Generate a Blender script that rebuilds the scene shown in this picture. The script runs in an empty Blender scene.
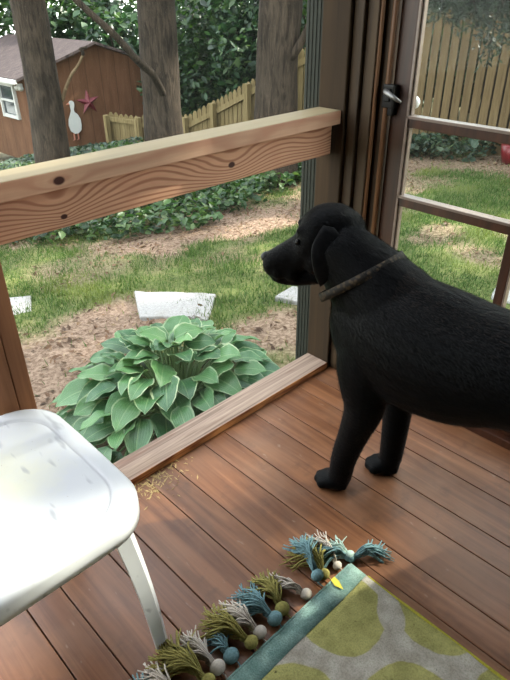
import bpy, bmesh, math, random
import numpy as np
from mathutils import Vector, Matrix, noise
random.seed(7); rng = np.random.default_rng(7)
S = bpy.context.scene
COL = S.collection
PI = math.pi
V = Vector

# ------------------------------------------------------------------ helpers
def link(name, me, mat=None, parent=None, smooth=False):
    o = bpy.data.objects.new(name, me)
    COL.objects.link(o)
    if mat is not None:
        for m in (mat if isinstance(mat, (list, tuple)) else [mat]):
            me.materials.append(m)
    if parent is not None:
        o.parent = parent
    if smooth:
        me.polygons.foreach_set('use_smooth', [True] * len(me.polygons))
    return o

def tag(o, label=None, cat=None, group=None, kind=None):
    if label: o['label'] = label
    if cat: o['category'] = cat
    if group: o['group'] = group
    if kind: o['kind'] = kind
    return o

def empty(name, loc, rz=0, label=None, cat=None, group=None):
    o = bpy.data.objects.new(name, None)
    COL.objects.link(o)
    o.location = loc; o.rotation_euler = (0, 0, rz)
    o.empty_display_size = .05
    return tag(o, label, cat, group)

class MB:
    """collects geometry in world space; build() links one mesh object"""
    def __init__(s): s.v = []; s.f = []
    def add(s, vs, fs):
        n = len(s.v); s.v += [tuple(p) for p in vs]; s.f += [tuple(i + n for i in f) for f in fs]
        return s
    def box(s, a, b, bev=0.0):
        lo = [min(a[i], b[i]) for i in range(3)]; hi = [max(a[i], b[i]) for i in range(3)]
        bm = bmesh.new(); bmesh.ops.create_cube(bm, size=1)
        for v in bm.verts:
            v.co = V([lo[i] + (v.co[i] + .5) * (hi[i] - lo[i]) for i in range(3)])
        if bev > 0:
            bmesh.ops.bevel(bm, geom=list(bm.edges), offset=bev, segments=2, profile=.6, affect='EDGES')
        bm.verts.index_update()
        s.add([v.co[:] for v in bm.verts], [[v.index for v in f.verts] for f in bm.faces])
        bm.free(); return s
    def bar(s, p0, p1, w, h, up=(0, 0, 1), bev=0.0):
        p0, p1 = V(p0), V(p1); d = (p1 - p0); L = d.length; d.normalize()
        sx = d.cross(V(up)).normalized(); sz = sx.cross(d)
        t = MB().box((-w / 2, 0, -h / 2), (w / 2, L, h / 2), bev)
        s.add([p0 + sx * p[0] + d * p[1] + sz * p[2] for p in t.v], t.f); return s
    def loft(s, rings, cap=True):
        n = len(rings[0]); base = []
        for r in rings: base += [tuple(p) for p in r]
        fs = []
        for k in range(len(rings) - 1):
            for i in range(n):
                j = (i + 1) % n
                fs.append((k * n + i, k * n + j, (k + 1) * n + j, (k + 1) * n + i))
        if cap:
            fs.append(tuple(range(n))[::-1]); fs.append(tuple((len(rings) - 1) * n + i for i in range(n)))
        return s.add(base, fs)
    def tube(s, pts, rad, n=10, cap=True):
        pts = [V(p) for p in pts]
        if not isinstance(rad, (list, tuple)): rad = [rad] * len(pts)
        rings = []; ref = None
        for i, p in enumerate(pts):
            d = (pts[min(i + 1, len(pts) - 1)] - pts[max(i - 1, 0)]).normalized()
            if ref is None: ref = V((0, 0, 1)) if abs(d.z) < .9 else V((1, 0, 0))
            a = (ref - d * ref.dot(d)).normalized(); ref = a; b = d.cross(a)
            r = rad[i]; ra, rb = (r if isinstance(r, tuple) else (r, r))
            rings.append([p + a * math.cos(2 * PI * k / n) * ra + b * math.sin(2 * PI * k / n) * rb for k in range(n)])
        return s.loft(rings, cap)
    def ball(s, c, r, n=12, m=8, rot=None):
        c = V(c); r = r if isinstance(r, (tuple, list)) else (r, r, r)
        vs = []; fs = []
        for i in range(1, m):
            a = PI * i / m
            for k in range(n):
                b = 2 * PI * k / n
                vs.append(V((r[0] * math.sin(a) * math.cos(b), r[1] * math.sin(a) * math.sin(b), r[2] * math.cos(a))))
        vs.append(V((0, 0, r[2]))); vs.append(V((0, 0, -r[2])))
        for i in range(m - 2):
            for k in range(n):
                j = (k + 1) % n; fs.append((i * n + k, (i + 1) * n + k, (i + 1) * n + j, i * n + j))
        t, bt = len(vs) - 2, len(vs) - 1
        for k in range(n):
            j = (k + 1) % n; fs.append((t, k, j)); fs.append((bt, (m - 2) * n + j, (m - 2) * n + k))
        if rot is not None: vs = [rot @ v for v in vs]
        return s.add([c + v for v in vs], fs)
    def build(s, name, mat, parent=None, smooth=False, col=None):
        me = bpy.data.meshes.new(name)
        vs = s.v
        if parent is not None:
            M = Matrix.LocRotScale(parent.location, parent.rotation_euler, None).inverted()
            q = parent.parent
            if q is not None: M = (Matrix.LocRotScale(q.location, q.rotation_euler, None) @ Matrix.LocRotScale(parent.location, parent.rotation_euler, None)).inverted()
            vs = [M @ V(p) for p in vs]
        me.from_pydata(vs, [], s.f); me.update()
        return link(name, me, mat, parent, smooth)

def origin_to(o, p):
    """move a mesh object's origin to point p without moving its geometry"""
    p = V(p); o.data.transform(Matrix.Translation(-p)); o.location = p; return o

def np_mesh(name, verts, faces, mat, parent=None, col=None, smooth=False):
    """verts (n,3), faces (m,k); optional per-face colour col (m,3)"""
    me = bpy.data.meshes.new(name)
    m, k = faces.shape
    me.vertices.add(len(verts)); me.vertices.foreach_set('co', verts.astype(np.float32).ravel())
    me.loops.add(m * k); me.loops.foreach_set('vertex_index', faces.astype(np.int32).ravel())
    me.polygons.add(m); me.polygons.foreach_set('loop_start', np.arange(0, m * k, k, dtype=np.int32))
    me.update(calc_edges=True)
    if col is not None:
        at = me.color_attributes.new('var', 'FLOAT_COLOR', 'CORNER')
        c = np.ones((m, k, 4), np.float32); c[:, :, :3] = col[:, None, :]
        at.data.foreach_set('color', c.ravel())
    return link(name, me, mat, parent, smooth)

# ------------------------------------------------------------------ node helpers
class NT:
    def __init__(s, name):
        s.m = bpy.data.materials.new(name); s.m.use_nodes = True
        s.t = s.m.node_tree; s.t.nodes.clear()
        s.out = s.t.nodes.new('ShaderNodeOutputMaterial')
        s.b = s.t.nodes.new('ShaderNodeBsdfPrincipled')
        s.t.links.new(s.b.outputs[0], s.out.inputs[0])
    def n(s, typ, **k):
        x = s.t.nodes.new('ShaderNode' + typ)
        for a, b in k.items(): setattr(x, a, b)
        return x
    def set(s, sock, val):
        if hasattr(val, 'is_output') or isinstance(val, bpy.types.NodeSocket): s.t.links.new(val, sock)
        elif val is not None:
            if isinstance(val, (tuple, list)) and len(val) == 3 and sock.type == 'RGBA': val = (*val, 1)
            sock.default_value = val
    def math(s, op, a, b=None, c=None, clamp=False):
        x = s.n('Math', operation=op); x.use_clamp = clamp
        s.set(x.inputs[0], a)
        if b is not None: s.set(x.inputs[1], b)
        if c is not None: s.set(x.inputs[2], c)
        return x.outputs[0]
    def coord(s, kind='Object'): return s.n('TexCoord').outputs[kind]
    def mapping(s, vec, scale=(1, 1, 1), loc=(0, 0, 0), rot=(0, 0, 0)):
        x = s.n('Mapping'); s.set(x.inputs[0], vec); x.inputs['Scale'].default_value = scale
        x.inputs['Location'].default_value = loc; x.inputs['Rotation'].default_value = rot
        return x.outputs[0]
    def noise(s, vec, scale=5, detail=3, rough=.5, dist=0, out=0):
        x = s.n('TexNoise'); s.set(x.inputs['Vector'], vec); x.inputs['Scale'].default_value = scale
        x.inputs['Detail'].default_value = detail; x.inputs['Roughness'].default_value = rough
        x.inputs['Distortion'].default_value = dist
        return x.outputs[out]
    def ramp(s, fac, stops):
        x = s.n('ValToRGB'); s.set(x.inputs[0], fac); e = x.color_ramp.elements
        while len(e) < len(stops): e.new(.5)
        for i, (p, c) in enumerate(stops):
            e[i].position = p
            e[i].color = (*c, 1) if isinstance(c, (tuple, list)) else (c, c, c, 1)
        return x.outputs[0]
    def mix(s, f, a, b, typ='MIX'):
        x = s.n('Mix', data_type='RGBA', blend_type=typ)
        s.set(x.inputs[0], f); s.set(x.inputs[6], a); s.set(x.inputs[7], b)
        return x.outputs[2]
    def sep(s, vec):
        x = s.n('SeparateXYZ'); s.set(x.inputs[0], vec); return x.outputs
    def bump(s, h, strength=.3, dist=.002):
        x = s.n('Bump'); x.inputs['Strength'].default_value = strength; x.inputs['Distance'].default_value = dist
        s.set(x.inputs['Height'], h); s.set(s.b.inputs['Normal'], x.outputs[0])
    def fin(s, color=None, rough=None, metal=None, spec=None):
        if color is not None: s.set(s.b.inputs['Base Color'], color)
        if rough is not None: s.set(s.b.inputs['Roughness'], rough)
        if metal is not None: s.set(s.b.inputs['Metallic'], metal)
        if spec is not None: s.set(s.b.inputs['Specular IOR Level'], spec)
        return s.m

def srgb(r, g, b):
    f = lambda c: (c / 255 / 12.92) if c / 255 <= .04045 else ((c / 255 + .055) / 1.055) ** 2.4
    return (f(r), f(g), f(b))

def wood(name, c1, c2, axis=0, freq=28, rough=.7, stain=None, spec=.3, bump=.3, var=.5):
    """grain runs along world axis; c1 pale, c2 dark"""
    t = NT(name); P = t.n('NewGeometry').outputs['Position']
    sc = [14, 14, 14]; sc[axis] = .9
    g = t.noise(t.mapping(P, tuple(x * freq / 14 for x in sc)), 1.0, 4, .6, .6)
    sc2 = [90, 90, 90]; sc2[axis] = 3
    fine = t.noise(t.mapping(P, tuple(sc2)), 1.0, 3, .6)
    v = t.math('ADD', t.math('MULTIPLY', g, 1 - var * .3), t.math('MULTIPLY', fine, var * .3))
    c = t.mix(t.ramp(v, [(.35, 0.), (.68, 1.)]), c2, c1)
    big = t.noise(P, 3.0, 3, .6)
    if stain is not None:
        c = t.mix(t.ramp(big, [(.5, 0.), (.7, .75)]), c, stain)
    kn = t.n('TexVoronoi'); scv = [6, 6, 6]; scv[axis] = 2.2
    t.set(kn.inputs['Vector'], t.mapping(P, tuple(scv))); kn.inputs['Scale'].default_value = 1
    c = t.mix(t.ramp(kn.outputs['Distance'], [(.04, .7), (.10, 0.)]), c, tuple(x * .35 for x in c2))
    t.bump(fine, bump, .001)
    return t.fin(c, rough, spec=spec)

def plain(name, c, rough=.5, metal=0, spec=.5, nz=0, nscale=40, bump=0):
    t = NT(name); P = t.n('NewGeometry').outputs['Position']
    n = t.noise(P, nscale, 3, .6)
    col = t.mix(t.ramp(n, [(.3, 0.), (.7, 1.)]), tuple(x * (1 - nz) for x in c), tuple(min(1, x * (1 + nz)) for x in c)) if nz else c
    if bump: t.bump(n, bump, .002)
    return t.fin(col, rough, metal, spec)

def leafmat(name, rough=.45, trans=.35, spec=.4, bri=1.0):
    t = NT(name); a = t.n('Attribute'); a.attribute_name = 'var'
    c = a.outputs['Color']
    if bri != 1: c = t.mix(1.0, c, (bri, bri, bri), 'MULTIPLY')
    t.fin(c, rough, spec=spec)
    tr = t.n('BsdfTranslucent'); t.set(tr.inputs[0], t.mix(1.0, c, (1.0, 1.15, .55), 'MULTIPLY'))
    m = t.n('MixShader'); m.inputs[0].default_value = trans
    t.t.links.new(t.b.outputs[0], m.inputs[1]); t.t.links.new(tr.outputs[0], m.inputs[2])
    t.t.links.new(m.outputs[0], t.out.inputs[0])
    return t.m

def glassmat(name, tint=(.93, .96, .95), refl=1.0, haze=0.0, hazecol=(.6, .62, .6)):
    t = NT(name); t.t.nodes.remove(t.b)
    tr = t.n('BsdfTransparent'); tr.inputs[0].default_value = (*tint, 1)
    gl = t.n('BsdfGlossy'); gl.inputs['Roughness'].default_value = .03
    lw = t.n('LayerWeight'); lw.inputs[0].default_value = .5
    fac = t.math('MULTIPLY_ADD', t.math('POWER', lw.outputs['Facing'], 4.0), .5 * refl, .04 * refl)
    m = t.n('MixShader'); t.t.links.new(fac, m.inputs[0])
    t.t.links.new(tr.outputs[0], m.inputs[1]); t.t.links.new(gl.outputs[0], m.inputs[2])
    last = m
    if haze > 0:
        d = t.n('BsdfDiffuse'); d.inputs[0].default_value = (*hazecol, 1)
        m2 = t.n('MixShader'); m2.inputs[0].default_value = haze
        t.t.links.new(m.outputs[0], m2.inputs[1]); t.t.links.new(d.outputs[0], m2.inputs[2]); last = m2
    t.t.links.new(last.outputs[0], t.out.inputs[0])
    return t.m

# ------------------------------------------------------------------ camera (measured from the photograph's vanishing points)
R = [[0.7181910522, -0.6958037840, -0.0076620263], [-0.3653804883, -0.3677197658, -0.8551486971], [0.5921982208, 0.6169596972, -0.5183261515]]
cam = bpy.data.cameras.new('camera'); co = bpy.data.objects.new('camera', cam); COL.objects.link(co)
M = Matrix(((R[0][0], -R[1][0], -R[2][0], 0), (R[0][1], -R[1][1], -R[2][1], 0), (R[0][2], -R[1][2], -R[2][2], 0), (0, 0, 0, 1)))
co.matrix_world = Matrix.Translation((-1.525, -1.185, 1.29)) @ M
cam.sensor_fit = 'VERTICAL'; cam.sensor_height = 34.0; cam.lens = 589.65 / 680 * 34.0
cam.clip_start = .05; cam.clip_end = 200
S.camera = co

# ------------------------------------------------------------------ ground shape
def G(x, y):
    t = y - 1.5; u = y - 6
    return -.52 - .10 * (t + math.sqrt(t * t + .25)) / 2 - .08 * (u + math.sqrt(u * u + .25)) / 2
# bare soil patches: (x, y, rx, ry)
SOIL = [(.05, 1.75, .55, .35, 1.0), (-.5, 1.6, .5, .6, 1.0), (.75, .95, .35, .28, .95), (1.75, 3.0, 1.1, .45, 1.0), (2.45, 2.6, .8, .36, 1.0), (1.2, 3.1, .6, .35, .9),
        (3.1, 2.7, .5, .4, .7), (4.9, 2.9, .9, .55, 1.), (5.4, 1.8, .5, 1.0, .95), (4.0, 2.3, .55, .4, .8), (2.84, 1.15, .35, .18, .8), (.6, 2.8, .35, .25, .5), (3.3, .6, .2, .2, .6), (1.4, 2.2, .25, .15, .4), (2.5, 8, 3, 4.5, 1.), (4.6, 5.5, 1.8, 2, 1.), (-.3, .4, 1.2, .5, 1.), (1.1, 1.0, .5, .2, .5)]
def soil(x, y):
    m = 0
    n = noise.noise(V((x * 3.1, y * 3.1, 0))) * .35 + noise.noise(V((x * 9, y * 9, 3))) * .22
    for a, b, rx, ry, s in SOIL:
        d = math.hypot((x - a) / rx, (y - b) / ry) + n * 1.3
        m = max(m, s * min(1, max(0, (1.25 - d) / .5)))
    m = max(m, min(.75, max(0, noise.noise(V((x * 1.7 + 5, y * 1.7, 7))) * 1.8 - .35)))
    return m

# ================================================================== SETTING
M_floor = None
def floor_mat():
    t = NT('porch_boards'); P = t.n('NewGeometry').outputs['Position']
    a = t.n('Attribute'); a.attribute_name = 'var'
    off = t.n('VectorMath', operation='MULTIPLY_ADD'); t.set(off.inputs[0], a.outputs['Color']); off.inputs[1].default_value = (37, 37, 37); t.set(off.inputs[2], P)
    g = t.noise(t.mapping(off.outputs[0], (30, 1.6, 30)), 1, 5, .62, .8)
    fine = t.noise(t.mapping(P, (160, 5, 160)), 1, 3, .6)
    big = t.noise(off.outputs[0], 4.5, 4, .6, .3)
    c = t.mix(t.ramp(g, [(.30, 0.), (.70, 1.)]), srgb(112, 66, 38), srgb(170, 114, 76))
    c = t.mix(t.ramp(big, [(.45, 0.), (.75, .4)]), c, srgb(170, 132, 104))
    c = t.mix(t.ramp(t.noise(P, 11, 4, .7), [(.56, 0.), (.72, .5)]), c, srgb(96, 66, 50))
    c = t.mix(t.math('MULTIPLY', t.sep(a.outputs['Color'])[0], .22), c, srgb(104, 66, 46))
    # pale worn scuffs and leaf bits
    c = t.mix(t.ramp(t.noise(t.mapping(P, (60, 20, 60)), 1, 2, .5), [(.70, 0.), (.76, .35)]), c, srgb(196, 170, 148))
    t.bump(t.math('ADD', g, t.math('MULTIPLY', fine, .4)), .25, .0015)
    rr = t.math('MULTIPLY_ADD', big, .3, .24)
    return t.fin(c, rr, spec=.5)

seams = [.062, -.082, -.171, -.311, -.398, -.5385, -.627, -.763, -.8555]
while seams[-1] > -3.4: seams.append(seams[-1] - (.141 if len(seams) % 2 == 1 else .089))
vs, fs, cs = [], [], []
mb = MB(); cols = []
for i in range(len(seams) - 1):
    a, b = seams[i] - .0016, seams[i + 1] + .0016
    n0 = len(mb.f)
    mb.box((b, -3.4, -.024), (a, 0.0, 0.0), .0018)
    cols += [(random.random(), random.random(), random.random())] * (len(mb.f) - n0)
fl = mb.build('floor', floor_mat())
at = fl.data.color_attributes.new('var', 'FLOAT_COLOR', 'CORNER')
k = 0
for p, c in zip(fl.data.polygons, cols):
    for li in p.loop_indices: at.data[li].color = (*c, 1)
tag(fl, kind='structure')
M_dark = wood('old_frame_wood', srgb(112, 92, 62), srgb(74, 58, 38), 2, 20, .75, None, .2)
M_under = wood('joist_wood', srgb(110, 88, 60), srgb(60, 46, 30), 0, 20, .85)
o = MB().box((-3.5, -3.42, -.20), (.16, .10, -.026)).build('trim_7', M_under); tag(o, kind='structure')

# wood for the sill: grey weathered, cut edge orange
def sill_mat():
    t = NT('weathered_sill'); P = t.n('NewGeometry').outputs['Position']; X = t.sep(P)
    g = t.noise(t.mapping(P, (1.4, 42, 42)), 1, 5, .6, .9)
    c = t.mix(t.ramp(g, [(.34, 0.), (.66, 1.)]), srgb(108, 88, 75), srgb(176, 152, 133))
    st = t.noise(t.mapping(P, (3, 22, 10)), 1, 3, .6)
    c = t.mix(t.ramp(st, [(.60, 0.), (.70, .55)]), c, srgb(108, 70, 56))
    # raw cut edge towards the floor
    e = t.math('LESS_THAN', X[1], .0022)
    en = t.noise(t.mapping(P, (5, 20, 60)), 1, 3, .6)
    c = t.mix(e, c, t.mix(t.ramp(en, [(.4, 0.), (.6, 1.)]), srgb(112, 62, 32), srgb(190, 128, 74)))
    t.bump(g, .35, .0015)
    return t.fin(c, .75, spec=.3)
o = MB().box((-1.118, .0, 0.0), (0.0, .1008, .0262), .0015).build('trim_1', sill_mat()); tag(o, kind='structure')
o = MB().box((-3.4, .0, 0.0), (-1.212, .1008, .0262), .0015).build('trim_2', bpy.data.materials['weathered_sill']); tag(o, kind='structure')

# railing wood: fresh pine with cathedral grain and knots
def pine(name, pale, line, knots, zc, fr=150, dark=.8, top=None):
    t = NT(name); P = t.n('NewGeometry').outputs['Position']; X = t.sep(P)
    low = t.noise(t.mapping(P, (3.2, 14, 14)), 1, 2, .5)
    v = t.math('MULTIPLY_ADD', low, 9.0, t.math('MULTIPLY', X[2], fr))
    km = None
    for kx, kz, amp, sx, sz, core in knots:
        dx = t.math('DIVIDE', t.math('SUBTRACT', X[0], kx), sx); dz = t.math('DIVIDE', t.math('SUBTRACT', X[2], kz), sz)
        r2 = t.math('ADD', t.math('MULTIPLY', dx, dx), t.math('MULTIPLY', dz, dz))
        g = t.math('EXPONENT', t.math('MULTIPLY', r2, -1.0))
        v = t.math('MULTIPLY_ADD', g, amp, v)
        if core > 0:
            cx = t.math('DIVIDE', t.math('SUBTRACT', X[0], kx), core * 1.5); cz = t.math('DIVIDE', t.math('SUBTRACT', X[2], kz), core)
            rr = t.math('SQRT', t.math('ADD', t.math('MULTIPLY', cx, cx), t.math('MULTIPLY', cz, cz)))
            kk = t.ramp(t.math('MULTIPLY', rr, .5), [(.38, 1.), (.56, 0.)])
            km = kk if km is None else t.math('MAXIMUM', km, kk)
    sn = t.math('SINE', v)
    fine = t.noise(t.mapping(P, (6, 120, 120)), 1, 3, .6)
    band = t.ramp(t.math('MULTIPLY_ADD', sn, .5, .5), [(.45, 0.), (.98, dark)])
    c = t.mix(t.ramp(fine, [(.3, 0.), (.7, 1.)]), tuple(x * .86 for x in pale), pale)
    c = t.mix(band, c, line)
    c = t.mix(t.ramp(t.noise(P, 7, 3, .6), [(.5, 0.), (.72, .45)]), c, srgb(178, 122, 96))
    if top is not None:
        N = t.sep(t.n('NewGeometry').outputs['Normal'])
        c = t.mix(t.math('GREATER_THAN', N[2], .7), c, t.mix(t.ramp(t.noise(t.mapping(P, (2, 30, 30)), 1, 4, .6), [(.35, 0.), (.65, 1.)]), tuple(x * .82 for x in top), top))
    if km is not None: c = t.mix(km, c, srgb(62, 28, 20))
    t.bump(t.math('MULTIPLY_ADD', fine, .5, band), .2, .001)
    return t.fin(c, .62, spec=.3)
KC = [(-.955, .931, 8, .05, .016, .0095), (-.42, .918, 3, .09, .02, 0)]
KA = [(-.435, .862, 24, .13, .05, .0085), (-.955, .872, 20, .09, .035, .0), (-.08, .868, 16, .12, .04, .0), (-.70, .90, -14, .12, .04, .0), (-.945, .842, 6, .03, .012, .006)]
M_cap = pine('pine_cap', srgb(200, 158, 130), srgb(160, 104, 82), KC, .92, 110, .45, top=srgb(148, 132, 100))
M_apron = pine('pine_apron', srgb(206, 156, 124), srgb(132, 78, 54), KA, .86, 560, .75)
def rail_part(x0, x1, y0, y1, zt, zb, name, mat, n=1, slope=0):
    mb = MB().box((x0, y0, zb), (x1, y1, zt), .003)
    return mb.build(name, mat)
cap = rail_part(-1.45, -.001, .0095, .100, .9525, .9115, 'rail_cap', M_cap)
rail = empty('porch_railing', (-.6, .09, .81), 0, 'fresh pine railing beam crossing the left screen opening, flat cap over a grainy board', 'railing')
def reparent(o, p): o.parent = p; o.matrix_parent_inverse = Matrix.Identity(4); o.location = -p.location; return o
reparent(cap, rail)
ap = rail_part(-1.117, -.008, .037, .075, .9113, .8165, 'rail_board', M_apron); reparent(ap, rail)

# corner post etc.
M_post = wood('corner_post_wood', srgb(78, 58, 35), srgb(48, 35, 20), 2, 16, .8, srgb(60, 44, 26), .25)
o = MB().box((.0, .0, -.19), (.10, .1038, 2.4), .004).build('trim_3', M_post); tag(o, kind='structure')
M_track = plain('screen_track_metal', srgb(50, 53, 43), .7, 0, .3, .15)
mb = MB().box((.004, .1045, -.15), (.06, .17, 2.4), .002)
for q in (.112, .127, .142, .157): mb.box((.002, q, -.15), (.006, q + .007, 2.4), .001)
o = mb.build('trim_4', M_track); tag(o, kind='structure')
M_lpost = wood('left_post_wood', srgb(150, 104, 72), srgb(100, 62, 38), 2, 16, .7, None, .3)
mb = MB().box((-1.158, .0, .0), (-1.1185, .11, 2.4), .003).box((-1.21, -.004, -.19), (-1.16, .11, 2.4), .003)
o = mb.build('trim_5', M_lpost); tag(o, kind='structure')
# boards between post and door, jamb with rounded stops
M_j = wood('jamb_wood', srgb(84, 65, 42), srgb(52, 38, 24), 2, 18, .65, None, .3)
M_jl = wood('jamb_stop_wood', srgb(134, 98, 68), srgb(88, 58, 36), 2, 18, .5, None, .4)
M_stile = wood('door_brown', srgb(82, 44, 24), srgb(46, 24, 13), 2, 18, .45, None, .5)
mb = MB().box((.016, -.036, -.0), (.1, .0, 2.4), .003).box((.030, -.076, -.0), (.1, -.038, 2.4), .003)
mb.box((.056, -.104, 0), (.10, -.076, 2.4), .002)
o = mb.build('wall_right_jamb', M_j); o.name = 'trim_6'; tag(o, kind='structure')
mb = MB().tube([(.042, -.080, -.0), (.042, -.080, 2.4)], .0065, 10).tube([(.062, -.109, 0), (.062, -.109, 2.1)], .009, 10)
o = mb.build('trim_8', M_jl, smooth=True); tag(o, kind='structure')

# door: frame with muntins, glass, latch, knob
door = empty('door_1', (.08, -.55, 0)); tag(door, kind='structure')
DX0, DX1 = .078, .108
D0, D1 = -.116, -1.00
mb = MB()
mb.box((DX0, -.172, .03), (DX1, D0, 2.05), .002).box((DX0, D1, .03), (DX1, D1 + .056, 2.05), .002)
mb.box((DX0, D1 + .056, .03), (DX1, -.172, .16), .002).box((DX0, D1 + .056, 1.96), (DX1, -.172, 2.05), .002)
mb.build('door_frame', M_stile, door)
mb = MB()
for z in (.932, .692): mb.box((DX0 + .003, D1 + .056, z - .017), (DX1 - .003, -.172, z + .009), .002)
mb.box((DX0 + .003, -.572, .16), (DX1 - .003, -.545, .675), .002)
mb.box((DX0 + .003, -.572, 1.4), (DX1 - .003, -.545, 1.96), .002)
mb.build('muntin', M_stile, door)
M_bead = plain('lit_glazing_edge', srgb(128, 110, 98), .4, 0, .6, .12, 60)  # pale colour stands in for outside light catching the bead edges
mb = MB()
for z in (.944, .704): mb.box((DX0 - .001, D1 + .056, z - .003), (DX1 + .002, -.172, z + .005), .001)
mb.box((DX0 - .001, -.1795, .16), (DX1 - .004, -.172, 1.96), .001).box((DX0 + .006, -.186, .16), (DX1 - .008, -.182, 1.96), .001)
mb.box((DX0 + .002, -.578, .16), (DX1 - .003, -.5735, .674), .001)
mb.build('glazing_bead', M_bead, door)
M_glass = glassmat('door_glass', refl=.12, haze=.012, hazecol=(.7, .72, .7))
MB().box((.0905, D1 + .056, .16), (.0935, -.172, 1.96)).build('pane', M_glass, door)
M_blk = plain('black_iron', srgb(26, 25, 24), .4, .7, .5, .2)
M_steel = plain('worn_steel', srgb(120, 118, 115), .4, .7, .5, .1)
lt = MB()
lt.box((.050, -.139, .966), (.077, -.098, 1.032), .004).box((.044, -.128, .985), (.052, -.106, 1.022), .003)
lt.box((.054, -.136, .945), (.077, -.118, .968), .003)
hd = lt.build('latch', M_blk, door)
lv = MB().tube([(.048, -.112, 1.014), (.040, -.118, 1.012), (.034, -.145, 1.004), (.030, -.178, .992)], [.009, .009, .0075, .004], 8).build('lever', M_steel, hd, True)
tag(lv, 'silver lever')
kb = MB().tube([(.108, -.150, .975), (.135, -.150, .975)], .007, 10).ball((.148, -.150, .975), (.017, .019, .019), 16, 10)
kb.build('knob', plain('white_knob', srgb(225, 225, 220), .25, 0, .6), door, True)
o = MB().box((.052, -3.4, -.02), (.16, -.08, .028), .003).build('trim_9', M_stile); tag(o, kind='structure')
# wall beyond the door; unseen end bay closed to cut fill light
o = MB().box((.05, -3.4, .028), (.15, -1.02, .8), .002).box((.05, -3.4, 2.1), (.15, .0, 2.4), .002).box((.05, -1.09, .8), (.15, -1.02, 2.1), .002).box((.05, -3.4, .8), (.15, -2.15, 2.1), .002).build('wall_right', M_j); tag(o, kind='structure')
# ceiling and outer posts of the porch
o = MB().box((-3.5, -3.5, 2.4), (.25, .25, 2.46)).build('ceiling', wood('ceiling_boards', srgb(120, 104, 82), srgb(92, 78, 58), 1, 12, .8)); tag(o, kind='structure')
o = MB().box((-3.5, -3.42, .0), (-3.4, -3.32, 2.4), .003).box((-3.5, .0, .0), (-3.4, .1, 2.4), .003).box((-1.8, -3.42, 0), (-1.7, -3.32, 2.4), .003).box((-3.5, -3.46, 0), (.15, -3.425, 2.4)).build('wall_back_blocker', M_j); tag(o, kind='structure')  # outer posts, plus an unseen solid back wall added to reduce fill light
o = MB().box((-3.5, -3.4, 0), (-3.46, .0, 2.4)).box((-3.46, .02, 0), (-2.0, .08, 2.4)).build('wall_left_blocker', M_j); tag(o, kind='structure')  # unseen solid walls, added so less light enters from the left bays
# insect screen in the opening
M_screen = glassmat('insect_screen', refl=0.0, haze=.02, hazecol=(.55, .58, .57), tint=(.95, .96, .96))
o = MB().box((-1.118, .130, .0), (.003, .131, 2.38)).build('insect_screen', M_screen); origin_to(o, (-.56, .13, 0)); tag(o, 'fine grey insect screen filling the opening behind the railing', 'screen')
# ================================================================== GROUND
def ground_mat():
    t = NT('yard_ground'); P = t.n('NewGeometry').outputs['Position']
    a = t.n('Attribute'); a.attribute_name = 'soil'; s = a.outputs['Fac']
    n1 = t.noise(P, 40, 4, .7); n2 = t.noise(P, 7, 3, .6)
    soilc = t.mix(t.ramp(n1, [(.35, 0.), (.65, 1.)]), srgb(128, 102, 82), srgb(200, 172, 148))
    soilc = t.mix(t.ramp(t.noise(P, 22, 3, .7), [(.55, 0.), (.7, .6)]), soilc, srgb(96, 66, 48))
    gr = t.mix(t.ramp(n1, [(.3, 0.), (.7, 1.)]), srgb(76, 92, 48), srgb(140, 152, 88))
    gr = t.mix(t.ramp(n2, [(.45, 0.), (.7, .6)]), gr, srgb(150, 148, 92))  # yellower patches: uneven grass colour, also standing in for sunlit lawn
    c = t.mix(s, gr, soilc)
    t.bump(n1, .6, .02)
    return t.fin(c, .95, spec=.1)
def axis_steps(lo, hi, fine_lo, fine_hi, f, c):
    xs = [lo]
    while xs[-1] < hi: xs.append(xs[-1] + (f if fine_lo <= xs[-1] < fine_hi else c))
    return xs
xs = axis_steps(-30, 40, -1.5, 6.5, .07, 1.0); ys = axis_steps(-30, 45, -.5, 6, .07, 1.0)
nx, ny = len(xs), len(ys)
vv = np.zeros((nx * ny, 3)); sv = np.zeros(nx * ny)
for i, x in enumerate(xs):
    for j, y in enumerate(ys):
        z = G(x, y)
        if -1.5 < x < 6.6 and -.5 < y < 6.2:
            z += noise.noise(V((x * 2, y * 2, 1))) * .02 + noise.noise(V((x * 11, y * 11, 2))) * .008
            sv[i * ny + j] = soil(x, y)
        else: sv[i * ny + j] = .5
        vv[i * ny + j] = (x, y, z)
ii, jj = np.meshgrid(np.arange(nx - 1), np.arange(ny - 1), indexing='ij')
b = (ii * ny + jj).ravel()
gf = np.stack([b, b + ny, b + ny + 1, b + 1], 1)
ground = np_mesh('ground', vv, gf, ground_mat(), smooth=True)
tag(ground, kind='structure')
at = ground.data.attributes.new('soil', 'FLOAT', 'POINT'); at.data.foreach_set('value', sv.astype(np.float32))

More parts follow.
